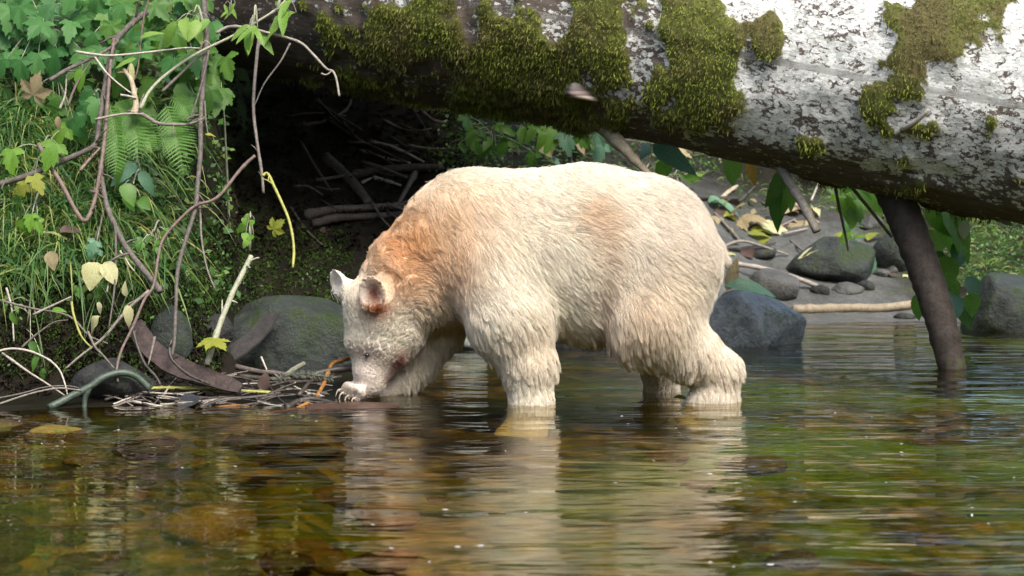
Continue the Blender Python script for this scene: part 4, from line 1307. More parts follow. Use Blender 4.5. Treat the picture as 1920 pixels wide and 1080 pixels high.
tl('twig', [(544, 81), (526, 115), (496, 156), (477, 198)], 2.0, M_TWIG, 'thin side shoot of the stem in the dark hollow', 0.25)
tl('twig', [(478, 292), (462, 306), (444, 326), (415, 363), (395, 377), (368, 385), (340, 408), (307, 446), (297, 480), (288, 535), (270, 563), (249, 613), (228, 656), (219, 691), (221, 716)], 3.4, M_TWIGRED, 'long reddish twig sweeping down across the upright stem to the mud', -0.04, r_end=2.4)
tl('twig', [(280, 545), (241, 578), (194, 633), (150, 668), (122, 692)], 3.6, M_TWIG, 'grey twig slanting down to the mud below the yellow leaves', -0.03)
tl('twig', [(392, 92), (380, 150), (366, 195), (355, 228)], 2.4, M_TWIG, 'thin shoot beside the long upright stem', -0.05)
tl('twig', [(384, 190), (386, 225), (390, 252)], 2.0, M_TWIG, 'short thin shoot with a small leaf beside the upright stem', -0.03)
tl('pole', [(471, 480), (455, 512), (439, 543), (424, 578), (412, 609), (400, 645), (388, 684)], 5.0, M_TWIGGREEN, 'straight grey green stick leaning against the mossy boulder', 0.02, cat='stick', r_end=5.5)
tl('stem', [(492, 330), (502, 326), (515, 352), (530, 384), (541, 411), (548, 440), (551, 470), (549, 502)], 3.2, M_STEMYEL, 'yellow green stem curving down in front of the dark hollow', 0.15, cat='stem', r_end=2.4)
tl('twig', [(374, 378), (376, 410), (377, 438), (383, 481), (392, 515), (403, 541)], 2.4, M_TWIG, 'thin twig hanging in a curve right beside the leaning stick', 0.0)
tl('twig', [(-20, 558), (0, 563), (58, 578), (128, 592), (167, 629), (202, 644)], 2.6, M_TWIG, 'thin brown twig lying level along the bank foot', -0.02)
tl('twig', [(-20, 668), (0, 658), (23, 654), (54, 658), (89, 673), (110, 692), (120, 714), (127, 742)], 2.6, M_TWIGPALE, 'pale twig arching over into the water', -0.06)
tl('twig', [(4, 662), (50, 695), (86, 718), (122, 742)], 2.5, M_TWIGPALE, 'straight pale twig slanting down under the arching twig', -0.03)
tl('twig', [(-20, 764), (0, 757), (58, 738), (109, 728), (152, 732)], 2.5, M_TWIGPALE, 'pale twig curving low over the water to the green branch', -0.08)
tl('twig', [(-20, 750), (40, 738), (85, 726), (130, 724), (160, 732)], 2.0, M_TWIG, 'thin grey twig just above the water by the pale twig', -0.05)
tl('stem', [(134, 566), (138, 590), (148, 621), (158, 638), (172, 652)], 2.6, M_STEMYEL, 'short yellowish stem curving down the muddy bank', -0.03, cat='stem')
tl('twig', [(165, 622), (178, 650), (195, 668), (214, 691)], 2.6, M_TWIG, 'small brown twig crossing the slanting grey twig', -0.04)
tl('twig', [(247, 610), (258, 650), (272, 683), (292, 706), (301, 722)], 3.2, M_TWIGDARK, 'dark twig running down beside the bark slab', -0.02, r_end=2.6)
tl('twig', [(322, 636), (318, 662), (330, 683), (358, 705), (393, 720)], 3.4, M_TWIGDARK, 'black curved twig lying over the brown bark slab', -0.08, r_end=2.6)
tl('twig', [(290, 632), (284, 660), (278, 684)], 2.6, M_TWIG, 'short upright twig in front of the brown bark slab', -0.06)
tl('twig', [(12, 540), (22, 580), (26, 640)], 2.4, M_TWIGPALE, 'thin upright twig among leaves at the foot of the grass', 0.0)
tl('twig', [(40, 652), (62, 632), (100, 605), (128, 600)], 2.2, M_TWIG, 'thin forked twig over the dark mud', -0.02)
tl('twig', [(62, 590), (100, 572), (134, 556)], 2.4, M_TWIGPALE, 'pale twig tipped with a small green leaf', -0.06)
tl('twig', [(200, 548), (206, 520), (210, 500)], 1.8, M_TWIGPALE, 'thin stalk beside the pale yellow leaf', 0.0)
tl('twig', [(225, 470), (245, 500), (252, 508)], 1.8, M_TWIGPALE, 'short thin stalk beside the knotted stem', 0.0)
tl('twig', [(282, -12), (270, 30), (264, 80), (258, 130), (247, 160)], 2.2, M_TWIGRED, 'thin upright shoot among the teal leaves', -0.02)
# arched green branch on the water
ab = empty('arched_branch', tuple(P(190, 730, 7.88)))
for pts, r, r2 in (([(92, 765, 7.80), (136, 742, 7.84), (167, 726, 7.86), (194, 708, 7.88), (225, 699, 7.9), (254, 705, 7.92), (282, 730, 7.93)], 7.5, 6.5), ([(168, 728, 7.86), (160, 745, 7.85), (158, 768, 7.84)], 6, 5)):
    twig('limb', pts, r, M_MOSSYWOOD, None, parent=ab, r_end=r2, sides=10)
tag(ab, 'dark green mossy branch arching out of the shallow water', 'branch')
# bark slabs
def slab(label, pts, width, thick, mat, normal, name='bark_slab'):
    c = catmull(pts, 12); m_ = len(c); V, Fc = [], []
    rnd = random.Random(len(label))
    o0 = sum((Vector(p) for p in pts), Vector()) / len(pts)
    for i, p in enumerate(c):
        t = (c[min(i + 1, m_ - 1)] - c[max(i - 1, 0)]).normalized()
        n_ = Vector(normal); n_ = (n_ - t * n_.dot(t)).normalized(); s_ = t.cross(n_)
        f = i / (m_ - 1); w = width * (0.35 + 0.65 * math.sin(math.pi * min(1, f * 0.85 + 0.12)) ** 0.6) * (1 + 0.05 * math.sin(i * 0.33) + 0.03 * math.sin(i * 0.9 + 1) + rnd.uniform(-0.02, 0.02))
        for a, b in ((-1, -0.4), (-0.5, -0.7), (0.5, -0.7), (1, -0.4), (0.97, 0.35), (0.5, 0.7), (-0.5, 0.7), (-0.97, 0.35)):
            V.append(p - o0 + s_ * a * w * 0.5 + n_ * b * thick * 0.5 * rnd.uniform(0.95, 1.05) + n_ * (0.10 * w * a * a))
    for i in range(m_ - 1):
        for s in range(8):
            a = i * 8 + s; b = i * 8 + (s + 1) % 8
            Fc.append([a, b, b + 8, a + 8])
    Fc += [list(range(8))[::-1], [(m_ - 1) * 8 + s for s in range(8)]]
    o = link(name, mesh_np(name, V, Fc, False), mat); o.location = o0
    return tag(o, label, 'bark')
slab('brown slab of bark lying slanted across the debris', [P(252, 606, 8.12), P(280, 652, 8.08), P(330, 688, 8.03), P(392, 710, 7.98), P(452, 730, 7.95)], 0.085, 0.022, M_BARKSLAB, (0.1, -0.75, 0.6))
slab('dark grey slab of bark leaning on the mossy boulder', [P(512, 590, 8.75), P(480, 632, 8.6), P(432, 668, 8.48), P(385, 700, 8.38)], 0.09, 0.022, M_BARKGREY, (-0.3, -0.8, 0.5))
slab('flat reddish driftwood slab awash below the bear\'s muzzle', [P(575, 770, 7.80), P(620, 768, 7.82), P(690, 767, 7.83), P(748, 765, 7.85)], 0.11, 0.028, M_DRIFT, (0, -0.1, 1), 'driftwood')

# ------------------------------------------------------------------ debris at the water's edge
def db(label, pts, r, mat, cat='stick', group=None, lift=0.0, r_end=None, name='stick'):
    w = []
    for (x, y) in pts:
        # waterline row 764 is 7.85 m away; the pile climbs slowly behind it
        w.append((x, y, 7.86 + max(0, 764 - y) / 100 * 0.42 - max(0, y - 764) / 100 * 0.75))
    return twig(name, w, r, mat, label, cat, group, r_end=r_end)
db('yellowish stick lying level on the debris pile', [(233, 735), (300, 728), (400, 729), (450, 733), (507, 736)], 4.2, M_STEMYEL, r_end=3.2)
db('thin pale stick in front of the yellowish stick', [(268, 736), (330, 739), (352, 742)], 2.2, M_TWIGPALE)
db('pale peeled stick reaching over the wet black leaf', [(249, 753), (295, 761), (332, 766)], 3.2, M_TWIGPALE)
db('dark wet stick slanting up through the debris pile', [(374, 765), (420, 749), (466, 746), (505, 741)], 4.6, M_TWIGDARK, r_end=3.5)
db('thin orange stick bowed along the waterline', [(402, 764), (447, 760), (474, 765), (501, 775)], 2.6, M_ORANGE)
db('grey stick lying at the foot of the mossy boulder', [(443, 688), (486, 697), (520, 700), (548, 704)], 5.5, M_ROOT, r_end=4)
db('short pale upright stick stub by the boulder foot', [(490, 670), (496, 684), (503, 700)], 2.2, M_TWIGPALE)
db('short cut green grey stick end above the sprig', [(538, 702), (552, 692), (570, 682)], 5.2, M_TWIGGREEN, r_end=5)
db('orange crooked root standing in the debris near the paw', [(654, 671), (640, 676), (625, 681), (617, 694), (608, 718), (594, 744)], 4.4, M_ORANGE, r_end=3.6)
db('dark wet stick pointing at the bear\'s muzzle', [(560, 712), (600, 699), (630, 693), (668, 690)], 6.0, M_TWIGDARK, r_end=6)
db('black arched root over the waterline before the paw', [(537, 766), (561, 752), (585, 748), (612, 753), (640, 762)], 6.2, M_TWIGDARK, r_end=4)
db('orange root trailing from the debris into the water', [(579, 755), (552, 767), (517, 773), (485, 784), (441, 799), (385, 815)], 4.0, M_ORANGE, r_end=2.0)
db('dark stick slanting behind the orange root', [(560, 742), (585, 712), (608, 690)], 5.0, M_TWIGDARK)
db('grey stick under the conifer sprig', [(450, 706), (500, 710), (560, 716), (640, 706)], 5.0, M_ROOT)
db('thin olive stem floating on the water off the debris', [(120, 798), (165, 797), (205, 792), (234, 786)], 2.4, M_STEMYEL, cat='stem')
db('thin brown twig at the mud edge by the arched branch', [(192, 740), (225, 748), (250, 762)], 2.2, M_TWIG)
for k in range(120):
    cx = rs_.uniform(230, 610); t = rs_.random(); cy = 700 + 66 * t + rs_.uniform(-6, 4); l = rs_.uniform(25, 85); an = rs_.gauss(0, 0.22)
    if rs_.random() < 0.2: an = rs_.uniform(-1.0, 1.0)
    dx, dy_ = l * 0.5 * math.cos(an), l * 0.5 * math.sin(an)
    mt_ = rs_.choice([M_TWIGDARK, M_TWIGDARK, M_TWIGDARK, M_ROOT, M_TWIG, M_TWIGPALE, M_BARKSLAB])
    db(('long ' if l > 62 else 'short ') + {'dark_wet_twig': 'black', 'hollow_root': 'dark brown', 'grey_brown_twig': 'grey', 'pale_twig': 'pale', 'bark_slab_brown': 'brown'}[mt_.name] + ' twig in the debris ' + ('by the bark slab' if cx < 380 else 'below the mossy boulder' if cx < 530 else 'before the bear\'s paw'), [(cx - dx, min(768, cy - dy_)), (cx + rs_.uniform(-4, 4), min(768, cy + rs_.uniform(-3, 3))), (cx + dx, min(770, cy + dy_))], rs_.uniform(1.4, 3.2), mt_, cat='twig', group='small twigs in the debris pile', name='twig')
# conifer sprig
sg = empty('conifer_sprig', tuple(P(565, 708, 8.05)))
sp_pts = [P(512, 714, 8.05), P(545, 704, 8.06), P(580, 703, 8.06), P(622, 708, 8.06)]
build_tube('stem', sp_pts, 0.004, 0.002, M_TWIGDARK, sg, sides=5, knots=False)
cs = catmull(sp_pts, 26); V, Fc = [], []
for i, p in enumerate(cs):
    for q in range(7):
        d = Vector((rs_.uniform(-0.5, 0.9), rs_.uniform(-1, 1), rs_.uniform(-0.7, 1))).normalized() * rs_.uniform(0.015, 0.028)
        s_ = d.orthogonal().normalized() * 0.0013; b = len(V); a = p - sg.location
        V += [a - s_, a + s_, a + d]; Fc.append([b, b + 1, b + 2])
tag(link('needles', mesh_np('needles', V, Fc, False), plain_mat('sprig_needles', (0.16, 0.18, 0.13), 0.7), sg), kind='stuff')
tag(sg, 'grey green conifer sprig lying on the debris pile', 'sprig')

# ------------------------------------------------------------------ roots and logs in the dark hollow
def hol(label, pts, r, mat, r_end=None, name='root', cat='root', group=None, lift=0.03):
    a = ground_hit(*pts[0]).y - lift; b = ground_hit(*pts[-1]).y - lift
    n_ = len(pts)
    w = [(x, y, min(a + (b - a) * i / (n_ - 1), ground_hit(x, y).y - lift)) for i, (x, y) in enumerate(pts)]
    return twig(name, w, r, mat, label, cat, group, r_end=r_end)
hol('dim forked root stretching across the top of the hollow', [(551, 237), (603, 229), (634, 217), (652, 202), (658, 187)], 4.5, M_ROOT)
hol('thin root at the back of the hollow near the moss', [(719, 226), (753, 242), (782, 248)], 3.5, M_ROOT)
hol('long thin root slanting down the hollow to the bear\'s shoulder', [(643, 229), (670, 260), (713, 281), (765, 306)], 3.2, M_ROOT)
hol('pale root end lit at the hollow beside the bear\'s shoulder', [(695, 266), (741, 278), (795, 304)], 4.2, M_ROOTPALE)
hol('thin root crossing below the pale root', [(674, 281), (726, 297), (770, 306)], 2.6, M_ROOTPALE)
hol('thick grey branch lying level above the bear\'s shoulder', [(660, 328), (710, 320), (771, 314), (831, 315)], 8.5, M_ROOT, 7, cat='branch', name='branch')
hol('short pale stick below the thick grey branch', [(678, 343), (704, 330)], 3.0, M_ROOTPALE, name='stick', cat='stick')
hol('pale broken stick pointing to the bear\'s neck', [(701, 333), (725, 339), (752, 348)], 4.2, M_ROOTPALE, name='stick', cat='stick')
hol('grey stick standing against the bear\'s shoulder', [(780, 322), (765, 349), (748, 380)], 6.5, M_ROOT, name='stick', cat='stick')
hol('thick dark root running down the middle of the hollow', [(610, 296), (652, 333), (672, 355), (691, 380)], 12, M_ROOT, 9)
hol('thin dark root hanging in the left of the hollow', [(564, 266), (591, 312), (622, 358)], 3.2, M_ROOT)
hol('upper of two brown poles lying level in the hollow', [(572, 404), (620, 394), (664, 391), (760, 384)], 10, M_ROOT, 6, name='pole', cat='pole')
hol('lower of two brown poles lying level in the hollow', [(586, 420), (630, 409), (664, 407), (755, 402)], 9, M_ROOT, 6, name='pole', cat='pole')
for k in range(26):
    cx, cy = rs_.uniform(560, 830), rs_.uniform(200, 440); l = rs_.uniform(40, 120); an = rs_.gauss(0.35, 0.35)
    dx, dy_ = l * 0.5 * math.cos(an), l * 0.5 * math.sin(an)
    hol(('long' if l > 80 else 'short') + ' dark root tangled in the hollow ' + ('above the thick grey branch' if cy < 310 else 'around the two brown poles'), [(cx - dx, cy - dy_), (cx, cy + rs_.uniform(-8, 8)), (cx + dx, cy + dy_)], rs_.uniform(1.5, 4), rs_.choice([M_ROOT, M_ROOT, M_TWIGDARK]), group='roots tangled in the hollow', lift=rs_.uniform(0.0, 0.15))
# ------------------------------------------------------------------ sticks on the right bank
def rb(label, pts, r, mat, r_end=None, lift=0.02, name='stick', cat='stick', group=None):
    return hol(label, pts, r, mat, r_end, name, cat, group, lift)
rb('long pale peeled pole lying along the water\'s edge', [(1486, 580), (1530, 580), (1600, 578), (1650, 578), (1715, 571)], 9.0, M_PALEWOOD, 8.5, 0.05, 'pole', 'pole')
rb('grey bent stick lying over the round stone', [(1352, 494), (1395, 497), (1450, 508), (1500, 524), (1533, 537)], 4.5, M_ROOTPALE, 4.5, 0.06)
rb('thin grey stick under the broad dark rock', [(1484, 504), (1510, 512), (1545, 522)], 3.2, M_ROOT, 2.5, 0.05)
rb('dark stick lying level behind the bear\'s rump', [(1262, 368), (1320, 371), (1382, 374)], 5.5, M_TWIGDARK, 5, 0.05)
rb('pale stick on the litter above the dark stick', [(1352, 372), (1368, 358), (1382, 350)], 4.5, M_PALEWOOD, 4, 0.05)
rb('thin stick among the yellow litter leaves', [(1340, 400), (1368, 430), (1388, 452)], 3.0, M_TWIG, 2.5, 0.05)
rb('thin forked stick on the silt by the bear\'s rump', [(1356, 462), (1390, 452), (1430, 462), (1478, 478)], 3.0, M_TWIGPALE, 2.2, 0.05)
twig('stem', [(1582, 332, 9.95), (1625, 385, 9.97), (1672, 444, 10.0)], 4.0, M_TWIGGREEN, 'thin straight stem slanting down from behind the log', 'stem', r_end=3)
twig('stem', [(1562, 330, 10.1), (1574, 390, 10.2), (1585, 440, 10.6), (1590, 465, 11.2)], 3.2, M_TWIGGREEN, 'upright green stem rising from the broad dark rock', 'stem', r_end=2.5)
for k in range(34):
    cx, cy = (rs_.uniform(880, 1320), rs_.uniform(240, 330)) if k < 18 else (rs_.uniform(1330, 1700), rs_.uniform(345, 480)); l = rs_.uniform(25, 80); an = rs_.uniform(-1.2, 1.2)
    dx, dy_ = l * 0.5 * math.cos(an), l * 0.5 * math.sin(an)
    rb(('longish' if l > 52 else 'tiny') + ' twig scattered on the slope ' + ('above the bear\'s back' if k < 18 else 'among the yellow litter leaves'), [(cx - dx, cy - dy_), (cx, cy), (cx + dx, cy + dy_)], rs_.uniform(1.2, 2.6), rs_.choice([M_TWIG, M_TWIGPALE, M_ROOT]), None, rs_.uniform(0.02, 0.08), 'twig', 'twig', 'small twigs on the litter slope')
# ------------------------------------------------------------------ plants
CAMV = Vector((0, -1, 0.15))
def shrub(label, spots, mat, meshes, size, stem_mat=M_TWIGGREEN, off=0.0, droop=0.75, seed=0, root=None, name='shrub', cat='shrub', group=None, Yf=None, up=0.35, lead=0.06, sx=1.0):
    """spots: (px, py) of each leaf's stalk end; leaves hang from thin stalks that join one stem."""
    r = random.Random(seed)
    pts = []
    for s in spots:
        Y = (Yf(s[0], s[1]) if Yf else dl(s[1], off)) + r.uniform(-0.12, 0.10)
        pts.append(P(s[0], s[1], Y))
    cen = sum(pts, Vector()) / len(pts)
    rt = Vector(root) if root else Vector((cen.x, cen.y + 0.35, max(gz(cen.x, cen.y + 0.35), -0.1)))
    sh = empty(name, tuple(rt))
    mid = rt.lerp(cen, 0.6) + Vector((0, 0.05, 0.08))
    build_tube('stem', [rt, mid, cen + Vector((0, 0.06, 0.03))], 0.007, 0.003, stem_mat, sh, sides=6)
    for k, p in enumerate(pts):
        t = Vector((r.uniform(-0.7, 0.7), -0.45 + r.uniform(-0.3, 0.3), -droop + r.uniform(-0.25, 0.35)))
        f = Vector((r.uniform(-0.5, 0.5), -0.8, up + r.uniform(-0.2, 0.5)))
        sz = (spots[k][2] if len(spots[k]) > 2 else size) * p.y / F_PX * r.uniform(0.8, 1.15)
        put_leaf(r.choice(meshes), mat if not isinstance(mat, list) else r.choice(mat), p, t, f, sz, sh, sx=sx)
        a = p + Vector((0, 0.02, 0.0)); b = cen.lerp(mid, r.random() * 0.6) + Vector((0, 0.04, 0))
        build_tube('leaf_stalk', [a, a.lerp(b, 0.5) + Vector((0, 0, 0.02)), b], 0.0016, 0.0022, stem_mat, sh, sides=4, n=3, knots=False)
    return tag(sh, label, cat, group)
def rspots(n, x0, x1, y0, y1, seed, sz=None):
    r = random.Random(seed)
    return [(r.uniform(x0, x1), r.uniform(y0, y1)) + ((r.uniform(*sz),) if sz else ()) for _ in range(n)]

shrub('teal leafed shrub at the top of the bank over the maple leaf', [(20, 20), (10, 62), (62, 14), (105, 8), (130, 40), (95, 55), (150, 25), (40, 95), (10, 110), (70, 100), (122, 70)] + rspots(22, 0, 160, -20, 120, 1), L_TEAL, MAPLE + TRI, 48, seed=1, off=0.2)
shrub('teal leafed shrub above the knot of the thick stem', [(165, 40), (195, 20), (230, 8), (175, 60), (210, 55), (150, 5), (250, 30)] + rspots(22, 140, 270, -20, 100, 2), [L_TEAL, L_TEAL, L_GREEN], MAPLE + TRI, 46, seed=2, off=0.25)
shrub('teal leafed shrub between the thick stem and the long upright stem', [(290, 10), (320, 25), (345, 5), (300, 55), (275, 70), (330, 60), (360, 35)] + rspots(22, 265, 400, -20, 120, 3), [L_TEAL, L_GREEN], MAPLE + TRI, 44, seed=3, off=0.25)
shrub('shaded green shrub behind the pale arching stem', rspots(14, 230, 410, 80, 190, 4), L_GREEN, TRI + OV, 58, seed=4, off=0.35)
shrub('green shrub with drooping leaves left of the thick stem', [(55, 120), (95, 118), (60, 160), (30, 180), (110, 180)] + rspots(6, 0, 170, 110, 230, 5), [L_TEAL, L_GREEN], TRI + OV, 52, seed=5, off=0.25)
shrub('small teal sprig hanging beside the thick stem', [(175, 170), (165, 195), (160, 215), (182, 185)], L_TEAL, TRI, 36, seed=6, off=0.05)
shrub('dim green shrub deep in the hollow behind the upright stem', rspots(9, 395, 440, 100, 180, 7), L_GREEN, TRI, 50, seed=7, off=0.45)
shrub('cluster of bright lime leaves above the level pale twig', [(330, 40, 52), (352, 42, 54), (372, 38, 46), (392, 36, 40), (345, 34, 50)], L_BRIGHT, OV, 48, seed=8, off=-0.12, droop=0.5, root=P(384, 60, 8.7), up=0.8)
shrub('bright palmate sprig of narrow leaves on the pale arching stem', [(468, 48, 50), (474, 50, 56), (470, 52, 48), (478, 54, 58), (482, 50, 50), (466, 46, 40)], L_BRIGHT, NARROW, 48, seed=9, off=-0.12, droop=0.45, root=P(481, 41, 8.72), up=0.9)
shrub('small bright leaf spray at the top beside the palmate sprig', [(420, 8, 24), (432, 12, 26), (428, 20, 24), (440, 6, 22), (436, 22, 24)], L_BRIGHT, NARROW, 24, seed=10, off=-0.1, root=P(428, -8, 8.75), up=0.7)
shrub('bright drooping leaf pair hanging in front of the mossy log', [(532, 10, 60), (555, 22, 66), (520, 2, 40), (545, 0, 44)], [L_BRIGHT, L_LIME], NARROW + OV, 56, seed=11, off=-0.1, root=P(520, 14, 8.75), up=0.8, droop=0.4)
shrub('small plant with round bright leaflets at the hollow\'s mouth', [(455, 408, 18), (468, 400, 18), (462, 420, 20), (476, 412, 18), (460, 436, 20), (474, 440, 22), (466, 450, 20)], L_LIME, BROAD, 20, seed=12, off=0.15, root=P(468, 470, 8.5))
shrub('pale green leaves with serrated edges below the ferns', [(232, 300, 56), (255, 306, 60), (262, 320, 52), (228, 330, 44)], [L_GREEN, L_PALEGREEN], OV, 54, seed=13, off=0.1)
shrub('broad dark green leaves under the serrated leaves', [(232, 345, 50), (262, 372, 38), (240, 360, 46)], L_GREEN, BROAD, 46, seed=14, off=0.12)
shrub('yellow green leaves hanging in the long grass', [(125, 240, 52), (105, 270, 48), (22, 280, 46), (62, 330, 40), (50, 345, 38)], [L_OLIVE, L_LIME], TRI + OV, 48, seed=15, off=0.02)
shrub('bright green three lobed leaf in the lower grass', [(58, 402, 40), (40, 412, 34), (68, 412, 30)], L_LIME, TRI, 36, seed=16, off=0.0)
shrub('pale green starry leaf below the looped stem', [(180, 452, 36), (172, 462, 28), (186, 468, 30)], L_PALEGREEN, TRI, 32, seed=17, off=0.02)
shrub('small shaded green plant above the dark bark', rspots(8, 255, 310, 420, 470, 18, (16, 26)), L_GREEN, OV + BROAD, 22, seed=18, off=0.1)
shrub('small green leaves at the dark mud by the thin upright twig', [(14, 568, 24), (28, 572, 22), (20, 585, 26), (55, 640, 40), (74, 665, 34), (82, 690, 30)], L_GREEN, OV, 28, seed=19, off=-0.02)
shrub('dim small leaved plant on the bank foot under the pale yellow leaf', rspots(10, 140, 190, 530, 556, 20, (12, 20)), L_GREEN, BROAD, 16, seed=20, off=0.05)

# single conspicuous leaves
def one(label, px, py, size, mat, me, tip, face, off=0.0, Y=None, cat='leaf', group=None, sx=1.0, name='leaf'):
    Y = dl(py, off) if Y is None else Y
    o = put_leaf(me, mat, P(px, py, Y), tip, face, size * Y / F_PX, None, name, sx)
    return tag(o, label, cat, group)
one('large pale yellow leaf draped over the bank twigs', 182, 492, 52, L_YELLOW, BROAD[1], (-0.2, -0.5, -0.7), (0.1, -0.6, 0.8), -0.05, sx=1.25)
one('second pale yellow leaf folded beside the large one', 195, 492, 48, L_YELLOW, BROAD[0], (0.5, -0.3, -0.75), (0.3, -0.9, 0.4), -0.05)
one('tan oval leaf hanging at the foot of the grass', 95, 470, 38, L_TAN, BROAD[0], (0.15, -0.2, -0.95), (-0.1, -1, 0.2), -0.05)
one('pale yellow leaf strip hanging from the slanting twig', 238, 572, 40, L_YELLOW, OV[1], (0.2, -0.2, -0.95), (0.4, -0.9, 0.2), -0.1, sx=1.1)
one('small pale yellow leaf above the yellow leaf strip', 236, 556, 28, L_YELLOW, OV[0], (-0.1, -0.2, 0.95), (-0.3, -0.9, 0.2), -0.1)
one('small curled pale leaf beside the dark stem', 188, 592, 34, L_YELLOW, WITHER[0], (-0.7, -0.3, -0.6), (0.2, -0.5, 0.8), -0.08)
one('tiny pale leaf above the curled pale leaf', 184, 566, 20, L_YELLOW, WITHER[1], (0.3, -0.3, -0.8), (0.2, -0.8, 0.5), -0.08)
one('yellow green lobed leaf pierced by the leaning stick', 400, 640, 42, L_OLIVE, MAPLE[0], (0.55, -0.6, -0.15), (0.0, -0.35, 1), -0.05)
one('second lobed leaf half behind the leaning stick', 402, 640, 36, L_OLIVE, MAPLE[1], (-0.8, -0.4, 0.0), (0.1, -0.4, 1), -0.02)
one('large pale dry maple leaf at the top of the grass', 62, 178, 48, L_TAN, MAPLE[0], (0.25, -0.3, 0.8), (0.0, -0.9, 0.4), 0.02)
one('green leaf lit at the tip of the pale twig', 96, 582, 30, L_LIME, OV[0], (0.9, -0.3, 0.1), (0.0, -0.6, 0.8), -0.1)
one('long pale tan leaf hanging by the knot', 246, 118, 36, L_YELLOW, NARROW[0], (0.1, -0.2, -0.95), (0.1, -1, 0.1), -0.08)
one('thin lime leaf pointing along the level twig', 255, 110, 42, L_BRIGHT, NARROW[0], (-0.9, -0.2, -0.3), (0.0, -0.7, 0.7), -0.08)
one('lime leaf slanting up to the long upright stem', 262, 72, 44, L_BRIGHT, NARROW[1], (0.8, -0.2, 0.4), (0.0, -0.7, 0.7), -0.05)
one('green leaf hanging under the side branch', 150, 128, 44, L_LIME, OV[0], (0.0, -0.2, -1.0), (0.2, -1, 0.2), -0.05)
one('small tan leaf hanging in the upper grass', 108, 218, 26, L_TAN, OV[1], (0.1, -0.2, -0.9), (0.0, -1, 0.2), -0.04)
one('brown dead leaf standing in the debris by the sprig', 494, 732, 36, L_BROWN, BROAD[0], (0.1, -0.1, 0.95), (-0.3, -0.9, 0.2), Y=8.0)
one('wet black leaf lying flat at the waterline', 380, 752, 72, L_DARK, BROAD[0], (-1.0, -0.2, -0.02), (0.0, -0.25, 1.0), Y=7.9, sx=1.2)
one('olive leaf floating off the debris pile', 560, 789, 44, L_OLIVE, OV[0], (1.0, 0.05, 0.0), (0.0, 0.0, 1.0), Y=7.47, sx=1.2)
one('small yellow green leaf floating by the orange root', 543, 781, 20, L_LIME, OV[1], (0.9, 0.3, 0.1), (0.0, -0.3, 1.0), Y=7.57)
one('small olive leaf floating near the arched branch', 266, 784, 22, L_OLIVE, OV[0], (1.0, 0.1, 0.0), (0.0, 0.0, 1.0), Y=7.55)
one('yellow leaf floating against the bear\'s hind foot', 1262, 746, 42, L_OLIVE, OV[0], (1.0, 0.05, 0.02), (0.0, -0.2, 1.0), Y=8.05, sx=1.3)
one('brown leaf half hidden in the dark bank', 112, 432, 40, L_BROWN, BROAD[0], (1, -0.1, 0.1), (0, -0.5, 0.9), 0.05)
one('brown leaf lying on the hollow floor behind the yellow stem', 600, 432, 34, L_BROWN, BROAD[0], (0.9, 0.2, -0.1), (0, -0.5, 0.9), Y=ground_hit(600, 432).y - 0.03)
one('mottled yellow leaf caught at the hollow\'s mouth', 512, 430, 30, L_OLIVE, MAPLE[1], (0.6, -0.3, 0.6), (-0.2, -1, 0.2), 0.2)
one('small green leaf on the thin shoot by the upright stem', 384, 252, 20, L_OLIVE, OV[0], (0.95, -0.2, 0.0), (0, -0.5, 0.9), -0.04)

# ferns
def fern(label, fronds, seed):
    f = empty('fern', tuple(P(*fronds[0][0][0], dl(fronds[0][0][0][1], 0.1))))
    for pts, w in fronds:
        wp = [P(x, y, dl(y, 0.06 - 0.10 * i / len(pts))) for i, (x, y) in enumerate(pts)]
        fr_ = build_tube('frond', wp, 0.0022, 0.001, M_FERNRIB, f, sides=5, knots=False)
        c = catmull(wp, 7); n_ = len(c)
        for i in range(1, n_):
            t = (c[min(i + 1, n_ - 1)] - c[i - 1]).normalized()
            k = i / n_
            ln = w * (math.sin(math.pi * min(1, 0.18 + 0.82 * k)) ** 0.8) * dl(300) / F_PX
            sd = t.cross(Vector((0, -1, 0.3))).normalized()
            for sg_ in (-1, 1):
                o = bpy.data.objects.new('leaflet', with_mat(PINNA, L_FERN)); COL.objects.link(o); o.parent = fr_
                d = sd * sg_ + t * 0.45 + Vector((0, -0.1, -0.1))
                o.matrix_basis = Matrix.Translation(c[i] - f.location) @ basis(d, (0, -1, 0.35)).to_4x4() @ Matrix.Diagonal((ln * 1.0, ln, ln, 1))
    return tag(f, label, 'fern')
def pinna():
    V, UV, Fc = [(0, 0, 0)], [(0, 0)], []
    n_ = 9
    rows = []
    for i in range(n_ + 1):
        t = i / n_; w = 0.21 * (1 - t) ** 0.7 + 0.01
        V += [(-w, t + 0.05, -0.12 * t * t - 0.02), (0, t * 1.0, -0.12 * t * t), (w, t + 0.05, -0.12 * t * t - 0.02), (-w * 0.3, t + 0.035, -0.12 * t * t), (w * 0.3, t + 0.035, -0.12 * t * t)]
        UV += [(-1, t), (0, t), (1, t), (-0.3, t), (0.3, t)]
    for i in range(n_):
        a = 1 + i * 5
        Fc += [[a + 1, a + 3, a + 8, a + 6], [a + 1, a + 6, a + 9, a + 4], [a, a + 3, a + 1], [a + 2, a + 1, a + 4]]
    return leaf_finish('pinna', V, UV, Fc)
PINNA = pinna()
fern('large bright fern drooping beside the thick stem', [([(215, 190), (240, 215), (256, 250), (258, 300)], 44), ([(205, 195), (215, 235), (220, 280), (216, 325)], 40), ([(235, 195), (262, 225), (278, 258), (285, 285)], 34)], 1)
fern('small dark fern hanging left of the long upright stem', [([(310, 195), (325, 235), (335, 270), (343, 325)], 42), ([(320, 180), (345, 200), (358, 225)], 26)], 2)

